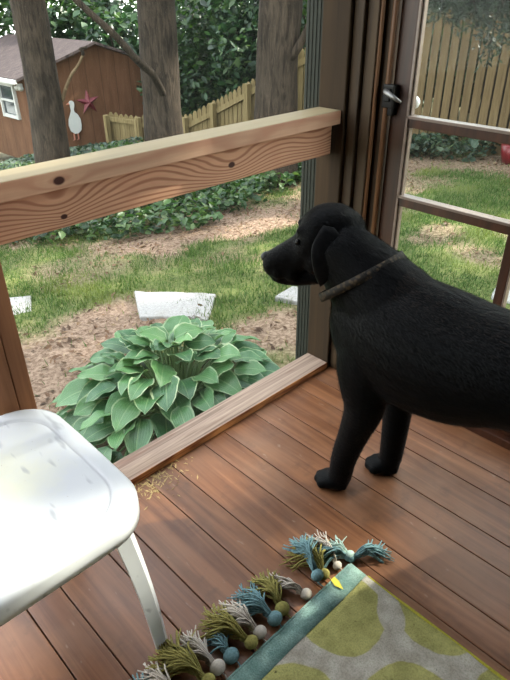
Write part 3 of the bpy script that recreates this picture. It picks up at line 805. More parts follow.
def make_hosta(cx, cy, label):
    z0 = G(cx, cy); root = empty('hosta_plant', (cx, cy, z0), 0, label, 'plant')
    verts, faces, luv, var = [], [], [], []
    stems = MB()
    tiers = [(.55, .08, 30, .18), (.53, .15, 32, .185), (.47, .22, 30, .19), (.39, .28, 26, .19), (.29, .33, 20, .18), (.19, .37, 15, .17), (.09, .41, 9, .15)]
    for ti, (rad, hh, cnt, L0) in enumerate(tiers):
        for k in range(cnt):
            a = 2 * PI * (k + random.uniform(-.35, .35)) / cnt + ti * .6
            rr = rad * random.uniform(.78, 1.08) ; L = L0 * random.uniform(.8, 1.15); W = L * random.uniform(.31, .39)
            out = V((math.cos(a), math.sin(a) * .95, 0)); c0 = V((cx, cy, z0))
            attach = c0 + out * max(.02, rr - L * .55) + V((0, 0, hh + random.uniform(-.02, .03)))
            if attach.y - L * .2 < .16 and attach.z > -.3: attach.y = .16 + L * .2
            pitch = random.uniform(-.15, .45) - (.35 if ti < 2 else 0) + (.35 if ti >= 4 else 0)
            roll = random.uniform(-.5, .5); yaw = random.uniform(-.35, .35)
            d = Matrix.Rotation(yaw, 3, 'Z') @ out
            sd = V((-d.y, d.x, 0)); dirv = (d * math.cos(pitch) + V((0, 0, math.sin(pitch)))).normalized(); upv = sd.cross(dirv) * -1
            if upv.z < 0: upv = -upv
            sd2 = (sd * math.cos(roll) + upv * math.sin(roll)).normalized(); up2 = (upv * math.cos(roll) - sd * math.sin(roll)).normalized()
            nu, nv = 9, 10; b0 = len(verts); droop = random.uniform(.5, 1.1); cup = random.uniform(.10, .30); wav = random.uniform(0, 6)
            vr = (random.random() * (.4 + .12 * ti), random.random() ** .7 * (1.2 if ti > 3 else .6), 0)
            for j in range(nv):
                t_ = j / (nv - 1); wd = W * (math.sin(PI * min(1, t_ ** .72)) ** .72 if 0 < t_ < 1 else .02)
                cc = attach + dirv * L * t_ - V((0, 0, 1)) * L * droop * .38 * t_ ** 2.2
                for i in range(nu):
                    u_ = -1 + 2 * i / (nu - 1)
                    p = cc + sd2 * wd * u_ + up2 * (wd * cup * abs(u_) ** 1.3 + .006 * math.sin(t_ * 13 + wav + u_ * 2) * abs(u_) ** 2)
                    verts.append(p - c0); luv.append((u_, t_, 0)); var.append(vr)
            for j in range(nv - 1):
                for i in range(nu - 1):
                    q = b0 + j * nu + i; faces.append((q, q + 1, q + nu + 1, q + nu))
            base = c0 + out * .04 + V((0, 0, .0)); midp = base.lerp(attach, .6) + V((0, 0, .05))
            stems.tube([base, midp, attach], [.006, .005, .004], 5, cap=False)
    me = bpy.data.meshes.new('foliage'); me.from_pydata(verts, [], faces); me.update()
    o = link('foliage', me, M_hosta, root, True)
    at = me.attributes.new('luv', 'FLOAT_VECTOR', 'POINT'); at.data.foreach_set('vector', [x for p in luv for x in p])
    at = me.color_attributes.new('var', 'FLOAT_COLOR', 'POINT'); at.data.foreach_set('color', [x for p in var for x in (*p, 1)])
    stems.build('stem', plain('hosta_stem', srgb(120, 150, 90), .5), root)
    return root
make_hosta(-.215, .735, 'large green hosta with pale leaf edges growing right outside the sill')

# ================================================================== CHAIR
def chair_mat():
    t = NT('white_resin'); P = t.n('NewGeometry').outputs['Position']
    c = t.mix(t.ramp(t.noise(P, 6, 3, .6), [(.4, 0.), (.7, .6)]), srgb(202, 203, 205), srgb(190, 192, 197))
    # yellowed patch on the seat and grey scuffs
    X = t.sep(P)
    dx = t.math('SUBTRACT', X[0], -1.30); dy = t.math('SUBTRACT', X[1], -.20)
    r = t.math('SQRT', t.math('ADD', t.math('MULTIPLY', dx, dx), t.math('MULTIPLY', dy, dy)))
    r = t.math('ADD', r, t.math('MULTIPLY', t.noise(P, 14, 4, .7), .16))
    c = t.mix(t.ramp(r, [(.10, .5), (.24, 0.)]), c, srgb(222, 216, 168))
    sc = t.noise(t.mapping(P, (36, 9, 20), rot=(0, 0, .5)), 1, 2, .5)
    c = t.mix(t.ramp(sc, [(.635, 0.), (.72, .55)]), c, srgb(128, 128, 136))
    sp = t.noise(P, 170, 2, .5)
    c = t.mix(t.ramp(sp, [(.74, 0.), (.80, .5)]), c, srgb(150, 140, 110))
    return t.fin(c, .35, spec=.45)
M_chair = chair_mat()
CX, CY, SX, SY = -1.345, -.247, .232, .234            # seat centre and half sizes
ch = empty('plastic_chair', (CX, CY, 0), 0, 'white plastic patio chair with scuffed, yellowed seat at the left edge', 'chair')
def rrect(hx, hy, r, z, n=9, bow=0.0):
    out = []
    for (sx, sy, a0) in ((1, 1, 0), (-1, 1, PI / 2), (-1, -1, PI), (1, -1, 3 * PI / 2)):
        for k in range(n):
            a = a0 + PI / 2 * k / (n - 1)
            out.append((CX + sx * (hx - r) + r * math.cos(a), CY + sy * (hy - r) + r * math.sin(a), z))
    # densify straight edges
    res = []
    for i in range(len(out)):
        a_, b_ = V(out[i]), V(out[(i + 1) % len(out)]); k = 8 if i % n == n - 1 else 1
        for q in range(k): res.append(a_.lerp(b_, q / k))
    return [V((CX + (p.x - CX) * (1 + bow * (1 - ((p.y - CY) / hy) ** 2)), CY + (p.y - CY) * (1 + bow * (1 - ((p.x - CX) / hx) ** 2)), p.z)) for p in res]
ZS = .452
prof = [(.012, -.046, .082), (.0, -.045, .09), (-.001, -.028, .093), (-.001, -.010, .095), (.002, -.004, .096), (.008, -.0008, .096), (.026, .0, .09), (.034, .0, .088), (.0375, -.005, .085), (.042, -.0015, .083), (.06, -.003, .075), (.10, -.009, .06), (.15, -.013, .035), (.19, -.015, .015), (.205, -.015, .004)]
rings = [rrect(SX - i_, SY - i_, r_, ZS + z_, bow=.018) for i_, z_, r_ in prof]
seat = MB().loft(rings, cap=False)
nring = len(rings[0]); seat.add(rings[-1], [tuple(range(nring))])
under = [rrect(SX - .010, SY - .010, .085, ZS - .046, bow=.018), rrect(SX - .012, SY - .012, .085, ZS - .015, bow=.018), rrect(SX - .05, SY - .05, .07, ZS - .012, bow=.018), rrect(.01, .01, .004, ZS - .02)]
seat.loft(under, cap=False)
seat.build('seat', M_chair, ch, True)
def leg_mb(sx, sy):
    rings = []
    for k in range(9):
        u = k / 8; z = .432 - u * .432; w = .044 - .010 * u; th = .008; c_ = .013 - .004 * u
        ox, oy = CX + sx * (.182 + .045 * u + .006 * math.sin(PI * u)), CY + sy * (.224 + .002 * u)
        pr = [(-c_, 0), (-w, 0), (-w, -th), (-c_ - th * .5, -th), (-th, -c_ - th * .5), (-th, -w), (0, -w), (0, -c_)]
        ring = [(ox + sx * a, oy + sy * b_, z) for a, b_ in pr]
        if sx * sy < 0: ring = ring[::-1]
        rings.append(ring)
    return MB().loft(rings)
for sx in (1, -1):
    for sy in (1, -1): leg_mb(sx, sy).build('leg', M_chair, ch)
# backrest on the left side, above the rear edge
bk = MB()
bx = CX - SX
for k in range(7):
    y = CY - .15 + k * .05
    bk.bar((bx + .012, y, .44), (bx - .10, y, .80), .026, .010, up=(1, 0, 0))
bk.bar((bx - .10, CY - .20, .80), (bx - .10, CY + .20, .80), .016, .07, up=(0, 0, 1), bev=.006)
for sy in (-1, 1): bk.bar((bx + .012, CY + sy * .195, .43), (bx - .10, CY + sy * .195, .81), .034, .016, up=(1, 0, 0), bev=.004)
bk.build('backrest', M_chair, ch)

# ================================================================== RUG
RX, RY = -.660, -.632
def rug_mat():
    t = NT('rug_field'); P = t.n('NewGeometry').outputs['Position']
    wob = t.noise(P, 16, 2, .5, out=1)
    wv = t.n('VectorMath', operation='MULTIPLY_ADD'); t.set(wv.inputs[0], wob); wv.inputs[1].default_value = (.02, .02, 0); t.set(wv.inputs[2], P)
    X = t.sep(wv.outputs[0])
    ax, ay, bx_, by_ = -.245, -.08, -.075, -.245; det = ax * by_ - ay * bx_
    px = t.math('SUBTRACT', X[0], -.775); py = t.math('SUBTRACT', X[1], -.690)
    u = t.math('DIVIDE', t.math('SUBTRACT', t.math('MULTIPLY', px, by_), t.math('MULTIPLY', py, bx_)), det)
    v_ = t.math('DIVIDE', t.math('SUBTRACT', t.math('MULTIPLY', py, ax), t.math('MULTIPLY', px, ay)), det)
    fu, fv = t.math('FLOOR', u), t.math('FLOOR', v_)
    m = None
    for i in (0, 1):
        for j in (0, 1):
            cu_ = t.math('SUBTRACT', t.math('SUBTRACT', u, fu), i); cv_ = t.math('SUBTRACT', t.math('SUBTRACT', v_, fv), j)
            qx = t.math('MULTIPLY_ADD', cu_, ax, t.math('MULTIPLY', cv_, bx_)); qy = t.math('MULTIPLY_ADD', cu_, ay, t.math('MULTIPLY', cv_, by_))
            d = t.math('SQRT', t.math('ADD', t.math('MULTIPLY', qx, qx), t.math('MULTIPLY', qy, qy)))
            b_ = t.ramp(t.math('MULTIPLY', t.math('ABSOLUTE', t.math('SUBTRACT', d, .1275)), 10), [(.20, 1.), (.235, 0.)])
            m = b_ if m is None else t.math('MAXIMUM', m, b_)
    fz = t.noise(P, 260, 2, .6); n2 = t.noise(P, 20, 3, .6)
    g = t.mix(t.ramp(n2, [(.35, 0.), (.65, 1.)]), srgb(138, 134, 82), srgb(166, 160, 100))
    gr = t.mix(t.ramp(n2, [(.35, 0.), (.65, 1.)]), srgb(150, 142, 130), srgb(180, 172, 160))
    c = t.mix(m, g, gr)
    c = t.mix(t.ramp(fz, [(.3, .35), (.6, 0.)]), c, srgb(76, 74, 50))
    c = t.mix(t.ramp(t.noise(P, 70, 2, .5), [(.72, 0.), (.78, .8)]), c, srgb(62, 52, 34))
    t.bump(fz, .6, .003)
    return t.fin(c, .95, spec=.05)
def teal_mat():
    t = NT('rug_teal'); P = t.n('NewGeometry').outputs['Position']
    fz = t.noise(P, 260, 2, .6); n2 = t.noise(P, 25, 3, .6)
    c = t.mix(t.ramp(n2, [(.35, 0.), (.65, 1.)]), srgb(112, 142, 134), srgb(146, 172, 162))
    c = t.mix(t.ramp(fz, [(.3, .35), (.6, 0.)]), c, srgb(60, 80, 76))
    t.bump(fz, .6, .003); return t.fin(c, .95, spec=.05)
rug = empty('area_rug', (RX - .7, RY - .45, 0), 0, 'yellow-green rug with grey trellis pattern, teal border and tassels on the porch floor', 'rug')
def rug_grid(x0, x1, y0, y1, z, step=.02):
    nx_, ny_ = max(1, int((x1 - x0) / step)), max(1, int((y1 - y0) / step)); vs_, fs_ = [], []
    for i in range(nx_ + 1):
        for j in range(ny_ + 1):
            x, y = x0 + (x1 - x0) * i / nx_, y0 + (y1 - y0) * j / ny_
            edge = min(1, min(abs(x - RX), 9) / .01)
            vs_.append((x + noise.noise(V((x * 6, y * 6, 8))) * .0035, y + noise.noise(V((x * 6, y * 6, 12))) * .0035, z + .0025 * noise.noise(V((x * 7, y * 7, 0)))))
    for i in range(nx_):
        for j in range(ny_):
            q = i * (ny_ + 1) + j; fs_.append((q, q + ny_ + 1, q + ny_ + 2, q + 1))
    return MB().add(vs_, fs_), nx_, ny_
def thick_rug(x0, x1, y0, y1, name, mat, z=.0085):
    mb_, nx_, ny_ = rug_grid(x0, x1, y0, y1, z); nv = len(mb_.v); top = list(mb_.v)
    b_idx = [i * (ny_ + 1) for i in range(nx_ + 1)] + [nx_ * (ny_ + 1) + j for j in range(1, ny_ + 1)] + [i * (ny_ + 1) + ny_ for i in range(nx_ - 1, -1, -1)] + [j for j in range(ny_ - 1, 0, -1)]
    lowv = [(top[i][0], top[i][1], .0008) for i in b_idx]; n0 = len(mb_.v); mb_.v += lowv; L = len(b_idx)
    for k in range(L):
        mb_.f.append((b_idx[k], b_idx[(k + 1) % L], n0 + (k + 1) % L, n0 + k)[::-1])
    mb_.f.append(tuple(n0 + k for k in range(L))[::-1])
    return mb_.build(name, mat, rug, True)
thick_rug(-2.0, RX, -1.62, -.680, 'rug_field', rug_mat())
tb = thick_rug(-2.0, RX, -.681, RY, 'teal_border', teal_mat(), .0095); tag(tb, 'teal woven border')
M_bind = plain('rug_binding', srgb(158, 150, 58), .9, 0, .05, .2, 200)
bp = [(RX + .002 + noise.noise(V((RX * 6, y * 6, 8))) * .0035, y, .006) for y in [-.684 - .02 * k for k in range(47)]]
MB().tube(bp, .0042, 6).build('binding', M_bind, rug, True)
hem = [(-.664 - .02 * k, RY + .0015, .008) for k in range(66)]
MB().tube(hem, .003, 6).build('hem', bpy.data.materials['rug_teal'], rug, True)

Y_TE = plain('yarn_teal', srgb(108, 138, 142), .9, 0, .1, .25, 200); Y_OL = plain('yarn_olive', srgb(140, 132, 76), .9, 0, .1, .25, 200); Y_WH = plain('yarn_white', srgb(186, 176, 164), .9, 0, .1, .12, 200); Y_PT = plain('yarn_pale_teal', srgb(168, 190, 180), .9, 0, .1, .12, 200)
def tassel(bx_, by_, ang, L, mat, label, spread=.5, n=34, ballr=.011, lift=0.0):
    ballr *= 1.25; n = int(n * 1.6); L *= 1.2; spread *= 1.15
    root = MB(); d = V((math.cos(ang), math.sin(ang), 0)); s_ = V((-d.y, d.x, 0)); B0 = V((bx_, by_, ballr * .95 + lift))
    mb_ = MB()
    rt = empty('tassel', (bx_ - rug.location.x, by_ - rug.location.y, 0)); rt.parent = rug
    rt['label'] = label
    for k in range(n):
        w_ = random.gauss(0, .5); w_ = max(-1, min(1, w_)); fan = w_ * spread; l_ = L * random.uniform(.75, 1.05) * (1 - .15 * abs(w_))
        hgt = random.uniform(.0, 1.0); ph = random.uniform(0, 6); amp = random.uniform(0, .006); bend = random.uniform(-.25, .25)
        pts_ = []
        for q in range(8):
            u = q / 7
            dd = d * math.cos(fan * u ** .7 + bend * u * u) + s_ * math.sin(fan * u ** .7 + bend * u * u)
            zz = ballr * (1 - u) + lift + (math.sin(PI * min(1, u * 1.15)) * .030 * hgt) * (L / .1) + .003 + hgt * .010 * u
            pts_.append(V((bx_, by_, 0)) + dd * (ballr * .6 + l_ * u) + s_ * (amp * math.sin(ph + u * 7)) + V((0, 0, max(.0025, zz))))
        mb_.tube(pts_, [.0020] * 7 + [.0015], 4)
    Mx = Matrix.Translation(-V((bx_, by_, 0)))
    me = bpy.data.meshes.new('yarn'); me.from_pydata([Mx @ V(p) for p in mb_.v], [], mb_.f); me.update(); link('yarn', me, mat, rt, True)
    kb_ = MB().ball((0, 0, ballr * .95 + lift), (ballr * 1.15, ballr, ballr * .95), 14, 10, None)
    kb_.tube([d * ballr * .6 + V((0, 0, ballr + lift)), d * ballr * 1.7 + V((0, 0, ballr + lift))], ballr * .55, 10)
    me = bpy.data.meshes.new('knot'); me.from_pydata(kb_.v, [], kb_.f); me.update(); link('knot', me, mat, rt, True)
    # cord back to the rug hem
    cd = MB().tube([(0, 0, .006), (random.uniform(-.006, .006), (RY - by_) * .6, .009), (0, RY - by_, .008)], .0018, 5)
    me = bpy.data.meshes.new('cord'); me.from_pydata(cd.v, [], cd.f); me.update(); link('cord', me, mat, rt, True)
tassel(-.646, -.617, 2.35, .085, Y_TE, 'teal tassel yarn', .35, 26)
tassel(-.645, -.617, 1.75, .06, Y_PT, 'pale teal tassel yarn', .6, 16, .010, .004)
tassel(-.645, -.622, -.55, .085, Y_TE, 'teal tassel yarn', .35, 26, .010)
tassel(-.735, -.606, 1.35, .095, Y_OL, 'olive tassel yarn', .8, 34)
tassel(-.760, -.604, 1.15, .105, Y_TE, 'teal tassel yarn', .28, 42, .012, .016)
tassel(-.69, -.612, 1.2, .10, Y_WH, 'off white tassel yarn', .12, 10, .009)
tassel(-.810, -.612, 1.95, .085, Y_WH, 'off white tassel yarn', .28, 12)
tassel(-.882, -.600, 1.25, .090, Y_OL, 'olive tassel yarn', .50, 34, .0135)
tassel(-.915, -.608, 1.75, .095, Y_TE, 'teal tassel yarn', .50, 44, .0135, .006)
tassel(-.962, -.606, 1.85, .100, Y_WH, 'off white tassel yarn', .50, 36, .012, .004)
tassel(-.995, -.612, 1.90, .110, Y_OL, 'olive tassel yarn', .45, 34, .012, .010)
tassel(-1.045, -.600, 1.6, .060, Y_TE, 'teal tassel yarn', .7, 20, .0135)
tassel(-1.085, -.600, 1.75, .095, Y_WH, 'off white tassel yarn', .45, 38, .013, .004)
tassel(-1.120, -.610, 1.85, .115, Y_OL, 'olive tassel yarn', .42, 44, .012, .010)
tassel(-1.185, -.600, 1.7, .095, Y_WH, 'off white tassel yarn', .45, 30, .012)
tassel(-1.235, -.600, 1.6, .095, Y_TE, 'teal tassel yarn', .45, 30, .012)
tassel(-1.30, -.600, 1.6, .095, Y_OL, 'olive tassel yarn', .45, 30, .012)
# yellow ribbon flap hanging on the border near the corner
MB().add([(-.735, -.628, .012), (-.722, -.628, .013), (-.724, -.645, .014), (-.735, -.668, .0135), (-.742, -.645, .013)], [(0, 1, 2, 3, 4)]).build('ribbon', plain('ribbon_yellow', srgb(206, 190, 60), .7), rug)

# dry leaf bits by the sill
mb = MB()
for k in range(170):
    x = random.gauss(-.86, .07); y = -abs(random.gauss(0, .045)) - .004; a = random.random() * PI; L = random.uniform(.003, .011)
    d = V((math.cos(a), math.sin(a), 0)); s_ = V((-d.y, d.x, 0)); p = V((x, y, .0012))
    mb.add([p - d * L, p + s_ * L * .25, p + d * L + V((0, 0, .002)), p - s_ * L * .25], [(0, 1, 2, 3)])
for k in range(4):
    c_ = V((random.gauss(-.85, .05), -.03 - random.random() * .03, .002)); r = random.uniform(.01, .022); a0 = random.random() * 6
    mb.tube([c_ + V((math.cos(a0 + q * .5) * r, math.sin(a0 + q * .5) * r, 0)) for q in range(7)], .0008, 4)
o = mb.build('dry_debris', plain('dry_bits', srgb(190, 164, 116), .9, 0, .1, .3, 300)); origin_to(o, (-.86, -.03, 0)); tag(o, 'scatter of dry grass bits and shreds on the floor along the sill', 'debris', kind='stuff')

# ================================================================== DOG
#DOGSTART
def fur_mat():
    t = NT('black_fur'); P = t.n('NewGeometry').outputs['Position']
    n1 = t.noise(t.mapping(P, (150, 38, 120)), 1, 3, .6, .5); n2 = t.noise(P, 18, 3, .6)
    c = t.mix(t.ramp(n1, [(.35, 0.), (.75, 1.)]), srgb(4, 4, 5), srgb(15, 15, 16))
    c = t.mix(t.ramp(n2, [(.55, 0.), (.75, .5)]), c, srgb(20, 18, 17))
    t.bump(t.math('MULTIPLY_ADD', n2, .6, n1), .35, .004)
    t.fin(c, .55, spec=.06)
    t.b.inputs['Sheen Weight'].default_value = .02; t.b.inputs['Sheen Roughness'].default_value = .4
    return t.m
M_fur = fur_mat()
def ering(c, ax, up, hw, hh, n=20, sq=1.0, low=1.0):
    ax = V(ax).normalized(); up = V(up); up = (up - ax * up.dot(ax)).normalized(); sd = ax.cross(up); out = []
    for k in range(n):
        a = 2 * PI * k / n; ca, sa = math.cos(a), math.sin(a)
        x = abs(ca) ** sq * (1 if ca > 0 else -1) * hw; y = abs(sa) ** sq * (1 if sa > 0 else -1) * hh
        if sa < 0: x *= low
        out.append(V(c) + sd * x + up * y)
    return out
def chain(mb_, st, up, n=20, sq=1.0):
    """st: list of (center, hw, hh[, low])"""
    C_ = [V(s[0]) for s in st]; rings = []
    for i, s in enumerate(st):
        ax = C_[min(i + 1, len(C_) - 1)] - C_[max(i - 1, 0)]
        rings.append(ering(C_[i], ax, up, s[1], s[2], n, sq, s[3] if len(s) > 3 else 1.0))
    mb_.loft(rings)
def smooth_st(st, k=4):
    """Catmull-Rom resampling of loft stations"""
    flat = [list(s[0]) + list(s[1:3]) + [s[3] if len(s) > 3 else 1.0] for s in st]; out = []
    for i in range(len(flat) - 1):
        p0, p1, p2, p3 = flat[max(i - 1, 0)], flat[i], flat[i + 1], flat[min(i + 2, len(flat) - 1)]
        for q in range(k):
            u = q / k
            r = [.5 * (2 * b + (c - a) * u + (2 * a - 5 * b + 4 * c - d) * u * u + (3 * b - a - 3 * c + d) * u ** 3) for a, b, c, d in zip(p0, p1, p2, p3)]
            out.append(((r[0], r[1], r[2]), max(.003, r[3]), max(.003, r[4]), r[5]))
    f = flat[-1]; out.append(((f[0], f[1], f[2]), f[3], f[4], f[5])); return out

DX = -.375
body = MB()
# torso, from rump forward to chest
tor = [((DX + .02, -1.20, .555), .045, .05), ((DX + .02, -1.165, .54), .095, .105), ((DX + .015, -1.06, .535), .125, .135), ((DX + .01, -.93, .548), .120, .118), ((DX, -.80, .544), .128, .129),
       ((DX, -.68, .520), .142, .158), ((DX, -.57, .512), .145, .170), ((DX, -.47, .515), .132, .168), ((DX, -.385, .520), .110, .145), ((DX, -.325, .520), .075, .095), ((DX, -.305, .520), .03, .04)]
tor[-3:] = [((DX, -.395, .530), .108, .140), ((DX, -.345, .535), .078, .092), ((DX, -.325, .535), .03, .04)]
tor = [((c[0], c[1] - .006, c[2] + .006), a, b) for c, a, b in tor]
chain(body, smooth_st(tor), (0, 0, 1), 24)
# neck
HB = V((-.40, -.265, 0))
hdir = V((-.63, .777, 0)).normalized(); hu = V((0, 0, 1)); hs = hdir.cross(hu)
def hp(t_, z, s=0): return HB + hdir * t_ + hu * z + hs * s
nk = [((DX, -.50, .565), .118, .140), ((DX, -.435, .61), .106, .128), ((DX - .003, -.38, .652), .094, .114), ((DX - .010, -.335, .688), .082, .100), ((-.392, -.298, .712), .070, .085), ((-.40, -.28, .73), .05, .06)]
chain(body, smooth_st(nk), (0, 1, .4), 22)
# head
hprof = [(-.108, .765, .72, .022), (-.096, .785, .70, .045), (-.05, .812, .675, .062), (0, .811, .65, .067), (.03, .797, .64, .064), (.050, .770, .63, .056), (.062, .738, .622, .050), (.076, .721, .616, .044), (.10, .705, .612, .040), (.125, .688, .612, .037), (.141, .677, .617, .032), (.152, .664, .636, .020)]
hst = smooth_st([(hp(t_, (a + b_) / 2), w_, (a - b_) / 2) for t_, a, b_, w_ in hprof], 3)
body.loft([ering(c_, hdir, hu, a, b_, 20, .88) for c_, a, b_, l_ in hst])
jst = smooth_st([(hp(-.02, .635), .045, .035), (hp(.03, .618), .040, .026), (hp(.07, .606), .032, .018), (hp(.105, .604), .026, .013), (hp(.130, .608), .015, .008)], 3)
body.loft([ering(c_, hdir, hu, a, b_, 14) for c_, a, b_, l_ in jst])
for s in (-1, 1):      # brows, cheeks, lips
    body.ball(hp(.050, .752, s * .030), (.016, .016, .013), 10, 7)
    body.ball(hp(.01, .675, s * .042), (.034, .034, .036), 10, 7)
    body.ball(hp(.075, .632, s * .030), (.018, .018, .022), 10, 7)
    body.ball(hp(.110, .634, s * .026), (.018, .018, .022), 10, 7)
# front legs
def fleg(sh, el, wr, paw, fwd):
    st = [(V(sh) + V((0, 0, .06)), .050, .075), (V(sh), .056, .082), (V(sh).lerp(V(el), .5), .052, .070), (V(el), .046, .056), (V(el).lerp(V(wr), .45), .038, .044), (V(wr), .034, .038), (V(wr).lerp(V(paw), .55), .032, .035), (V(paw) + V((0, 0, .018)), .031, .030)]
    chain(body, smooth_st(st, 4), (0, 1, 0), 16)
    f = V(fwd).normalized(); sd = V((f.y, -f.x, 0)); pw = V(paw)
    pp = [(pw - f * .030 + V((0, 0, .022)), .024, .020), (pw + V((0, 0, .025)), .036, .025), (pw + f * .030 + V((0, 0, .024)), .040, .023), (pw + f * .056 + V((0, 0, .017)), .031, .016)]
    chain(body, smooth_st(pp, 3), (0, 0, 1), 14)
    for k, (a, b_) in enumerate(((-.029, .044), (-.010, .060), (.010, .060), (.029, .044))):
        body.ball(pw + f * b_ + sd * a + V((0, 0, .016)), (.0125, .016, .0155), 10, 7)
fleg((-.455, -.475, .44), (-.460, -.488, .32), (-.465, -.444, .125), (-.462, -.430, .0), (-.35, .9, 0))
fleg((-.300, -.475, .44), (-.297, -.495, .32), (-.302, -.500, .125), (-.300, -.496, .0), (-.50, .85, 0))
# hind legs and tail (mostly outside the picture)
for s, yy in ((-1, -1.10), (1, -1.16)):
    x = DX + s * .082
    st = [((x, yy + .02, .56), .055, .10), ((x, yy + .05, .46), .056, .10), ((x + s * .01, yy + .06, .36), .046, .072), ((x + s * .01, yy - .01, .26), .032, .044), ((x + s * .01, yy - .075, .185), .023, .030), ((x + s * .01, yy - .065, .10), .022, .024), ((x + s * .01, yy - .050, .02), .024, .022)]
    chain(body, smooth_st(st, 4), (0, 1, 0), 16)
    pp = [((x + s * .01, yy - .070, .020), .022, .018), ((x + s * .01, yy - .040, .020), .030, .019), ((x + s * .01, yy + .0, .015), .028, .014)]
    chain(body, smooth_st(pp, 3), (0, 0, 1), 14)
chain(body, smooth_st([((DX + .02, -1.16, .61), .03, .03), ((DX + .03, -1.27, .60), .026, .026), ((DX + .04, -1.38, .50), .020, .020), ((DX + .05, -1.44, .38), .011, .011)], 4), (0, 0, 1), 12)
me = bpy.data.meshes.new('dog_raw'); me.from_pydata(body.v, [], body.f)
bm = bmesh.new(); bm.from_mesh(me); bmesh.ops.recalc_face_normals(bm, faces=bm.faces); bm.to_mesh(me); bm.free()
raw = bpy.data.objects.new('dog_raw', me); COL.objects.link(raw)
r_ = raw.modifiers.new('r', 'REMESH'); r_.mode = 'VOXEL'; r_.voxel_size = .0055; r_.adaptivity = 0
s_ = raw.modifiers.new('s', 'SMOOTH'); s_.factor = .5; s_.iterations = 9
dg = bpy.context.evaluated_depsgraph_get()
me2 = bpy.data.meshes.new_from_object(raw.evaluated_get(dg))
bpy.data.objects.remove(raw)
dog = empty('dog', (DX, -.75, 0), 0, 'black labrador dog standing on the porch, looking out through the screen opening', 'dog')
me2.name = 'body'; me2.transform(Matrix.Translation(-dog.location)); me2.materials.clear()
link('body', me2, M_fur, dog, True)
# short fur lying back over the coat
bmf = me2; nv_ = len(bmf.polygons)
cen = np.empty(nv_ * 3, np.float32); bmf.polygons.foreach_get('center', cen); cen = cen.reshape(-1, 3)
nor = np.empty(nv_ * 3, np.float32); bmf.polygons.foreach_get('normal', nor); nor = nor.reshape(-1, 3)
wpos = cen + np.array(dog.location)
pick = rng.permutation(np.nonzero((wpos[:, 1] > -1.15) & (wpos[:, 2] > .05))[0])
pick = np.concatenate([pick, pick])[:90000]
p0 = cen[pick] + rng.normal(size=(len(pick), 3)) * .002; n0_ = nor[pick]; wp = wpos[pick]
flow = np.tile(np.array([[0, -1, -.35]]), (len(pick), 1)) + rng.normal(size=(len(pick), 3)) * .22
flow[wp[:, 2] < .36] = np.array([0, -.2, -1]) + rng.normal(size=((wp[:, 2] < .36).sum(), 3)) * .15
hd_ = wp[:, 1] > -.33
flow[hd_] = np.array([.45, -.6, -.3]) + rng.normal(size=(hd_.sum(), 3)) * .15
flow -= n0_ * (flow * n0_).sum(1)[:, None]; flow /= np.linalg.norm(flow, axis=1)[:, None] + 1e-6
Lf = np.where(hd_ | (wp[:, 2] < .36), .006, rng.uniform(.009, .018, len(pick)))[:, None]
sdv = np.cross(flow, n0_); tri = np.stack([p0 - sdv * .0009 - n0_ * .001, p0 + sdv * .0009 - n0_ * .001, p0 + flow * Lf + n0_ * Lf * .16], 1)
back_hilite = np.clip((wp[:, 2] - .62) * 8, 0, 1)[:, None] * (wp[:, 1] < -.52)[:, None] * rng.random((len(pick), 1)) ** 2  # browner strands on top of the back, highlights put into their colour
colf = np.array(srgb(9, 9, 10)) * rng.uniform(.5, 1.5, (len(pick), 1)) * (1 - back_hilite) + np.array(srgb(58, 46, 38)) * back_hilite
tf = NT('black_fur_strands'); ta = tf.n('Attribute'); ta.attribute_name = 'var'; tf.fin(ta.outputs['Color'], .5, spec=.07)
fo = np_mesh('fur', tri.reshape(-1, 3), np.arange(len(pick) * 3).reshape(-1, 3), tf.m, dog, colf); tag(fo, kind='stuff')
# ears
M_ear = M_fur
for s in (-1, 1):
    # flap: thin slab hanging from the side of the skull; s=-1 is the near (left) side
    sgn = s
    root_f, root_b = hp(.018, .782, sgn * .054), hp(-.052, .772, sgn * .068)
    tip = hp(-.004, .628, sgn * .094)
    rows = []
    for k in range(11):
        u = k / 10
        f_ = root_f.lerp(tip, u) + hs * sgn * .020 * math.sin(PI * u) + hdir * .012 * math.sin(PI * u)
        b_ = root_b.lerp(tip, u) + hs * sgn * .022 * math.sin(PI * u) - hdir * .026 * math.sin(PI * u ** .8)
        c_ = f_.lerp(b_, .5); w = (f_ - b_).length / 2 * min(1, math.sqrt(.10 + 2.6 * u)) * (1 if u < .8 else math.sqrt(max(0, 1 - ((u - .8) / .21) ** 2))) + .003; ax = (f_ - b_).normalized()
        nn = (tip - root_f.lerp(root_b, .5)).normalized().cross(ax).normalized()
        ring = [c_ + ax * math.cos(2 * PI * q / 14) * w + nn * math.sin(2 * PI * q / 14) * .0055 for q in range(14)]
        rows.append(ring)
    MB().loft(rows).build('ear', M_ear, dog, True)
# eyes and nose
M_eye = plain('dog_eye', srgb(8, 6, 5), .25, 0, .15)
for s in (-1, 1): MB().ball(hp(.058, .726, s * .044), .0078, 12, 8).build('eye', M_eye, dog, True)
M_nose = plain('dog_nose', srgb(8, 8, 9), .45, 0, .3, .2, 300, .4)
MB().ball(hp(.142, .664), (.0165, .0165, .0145), 14, 10).build('nose', M_nose, dog, True)
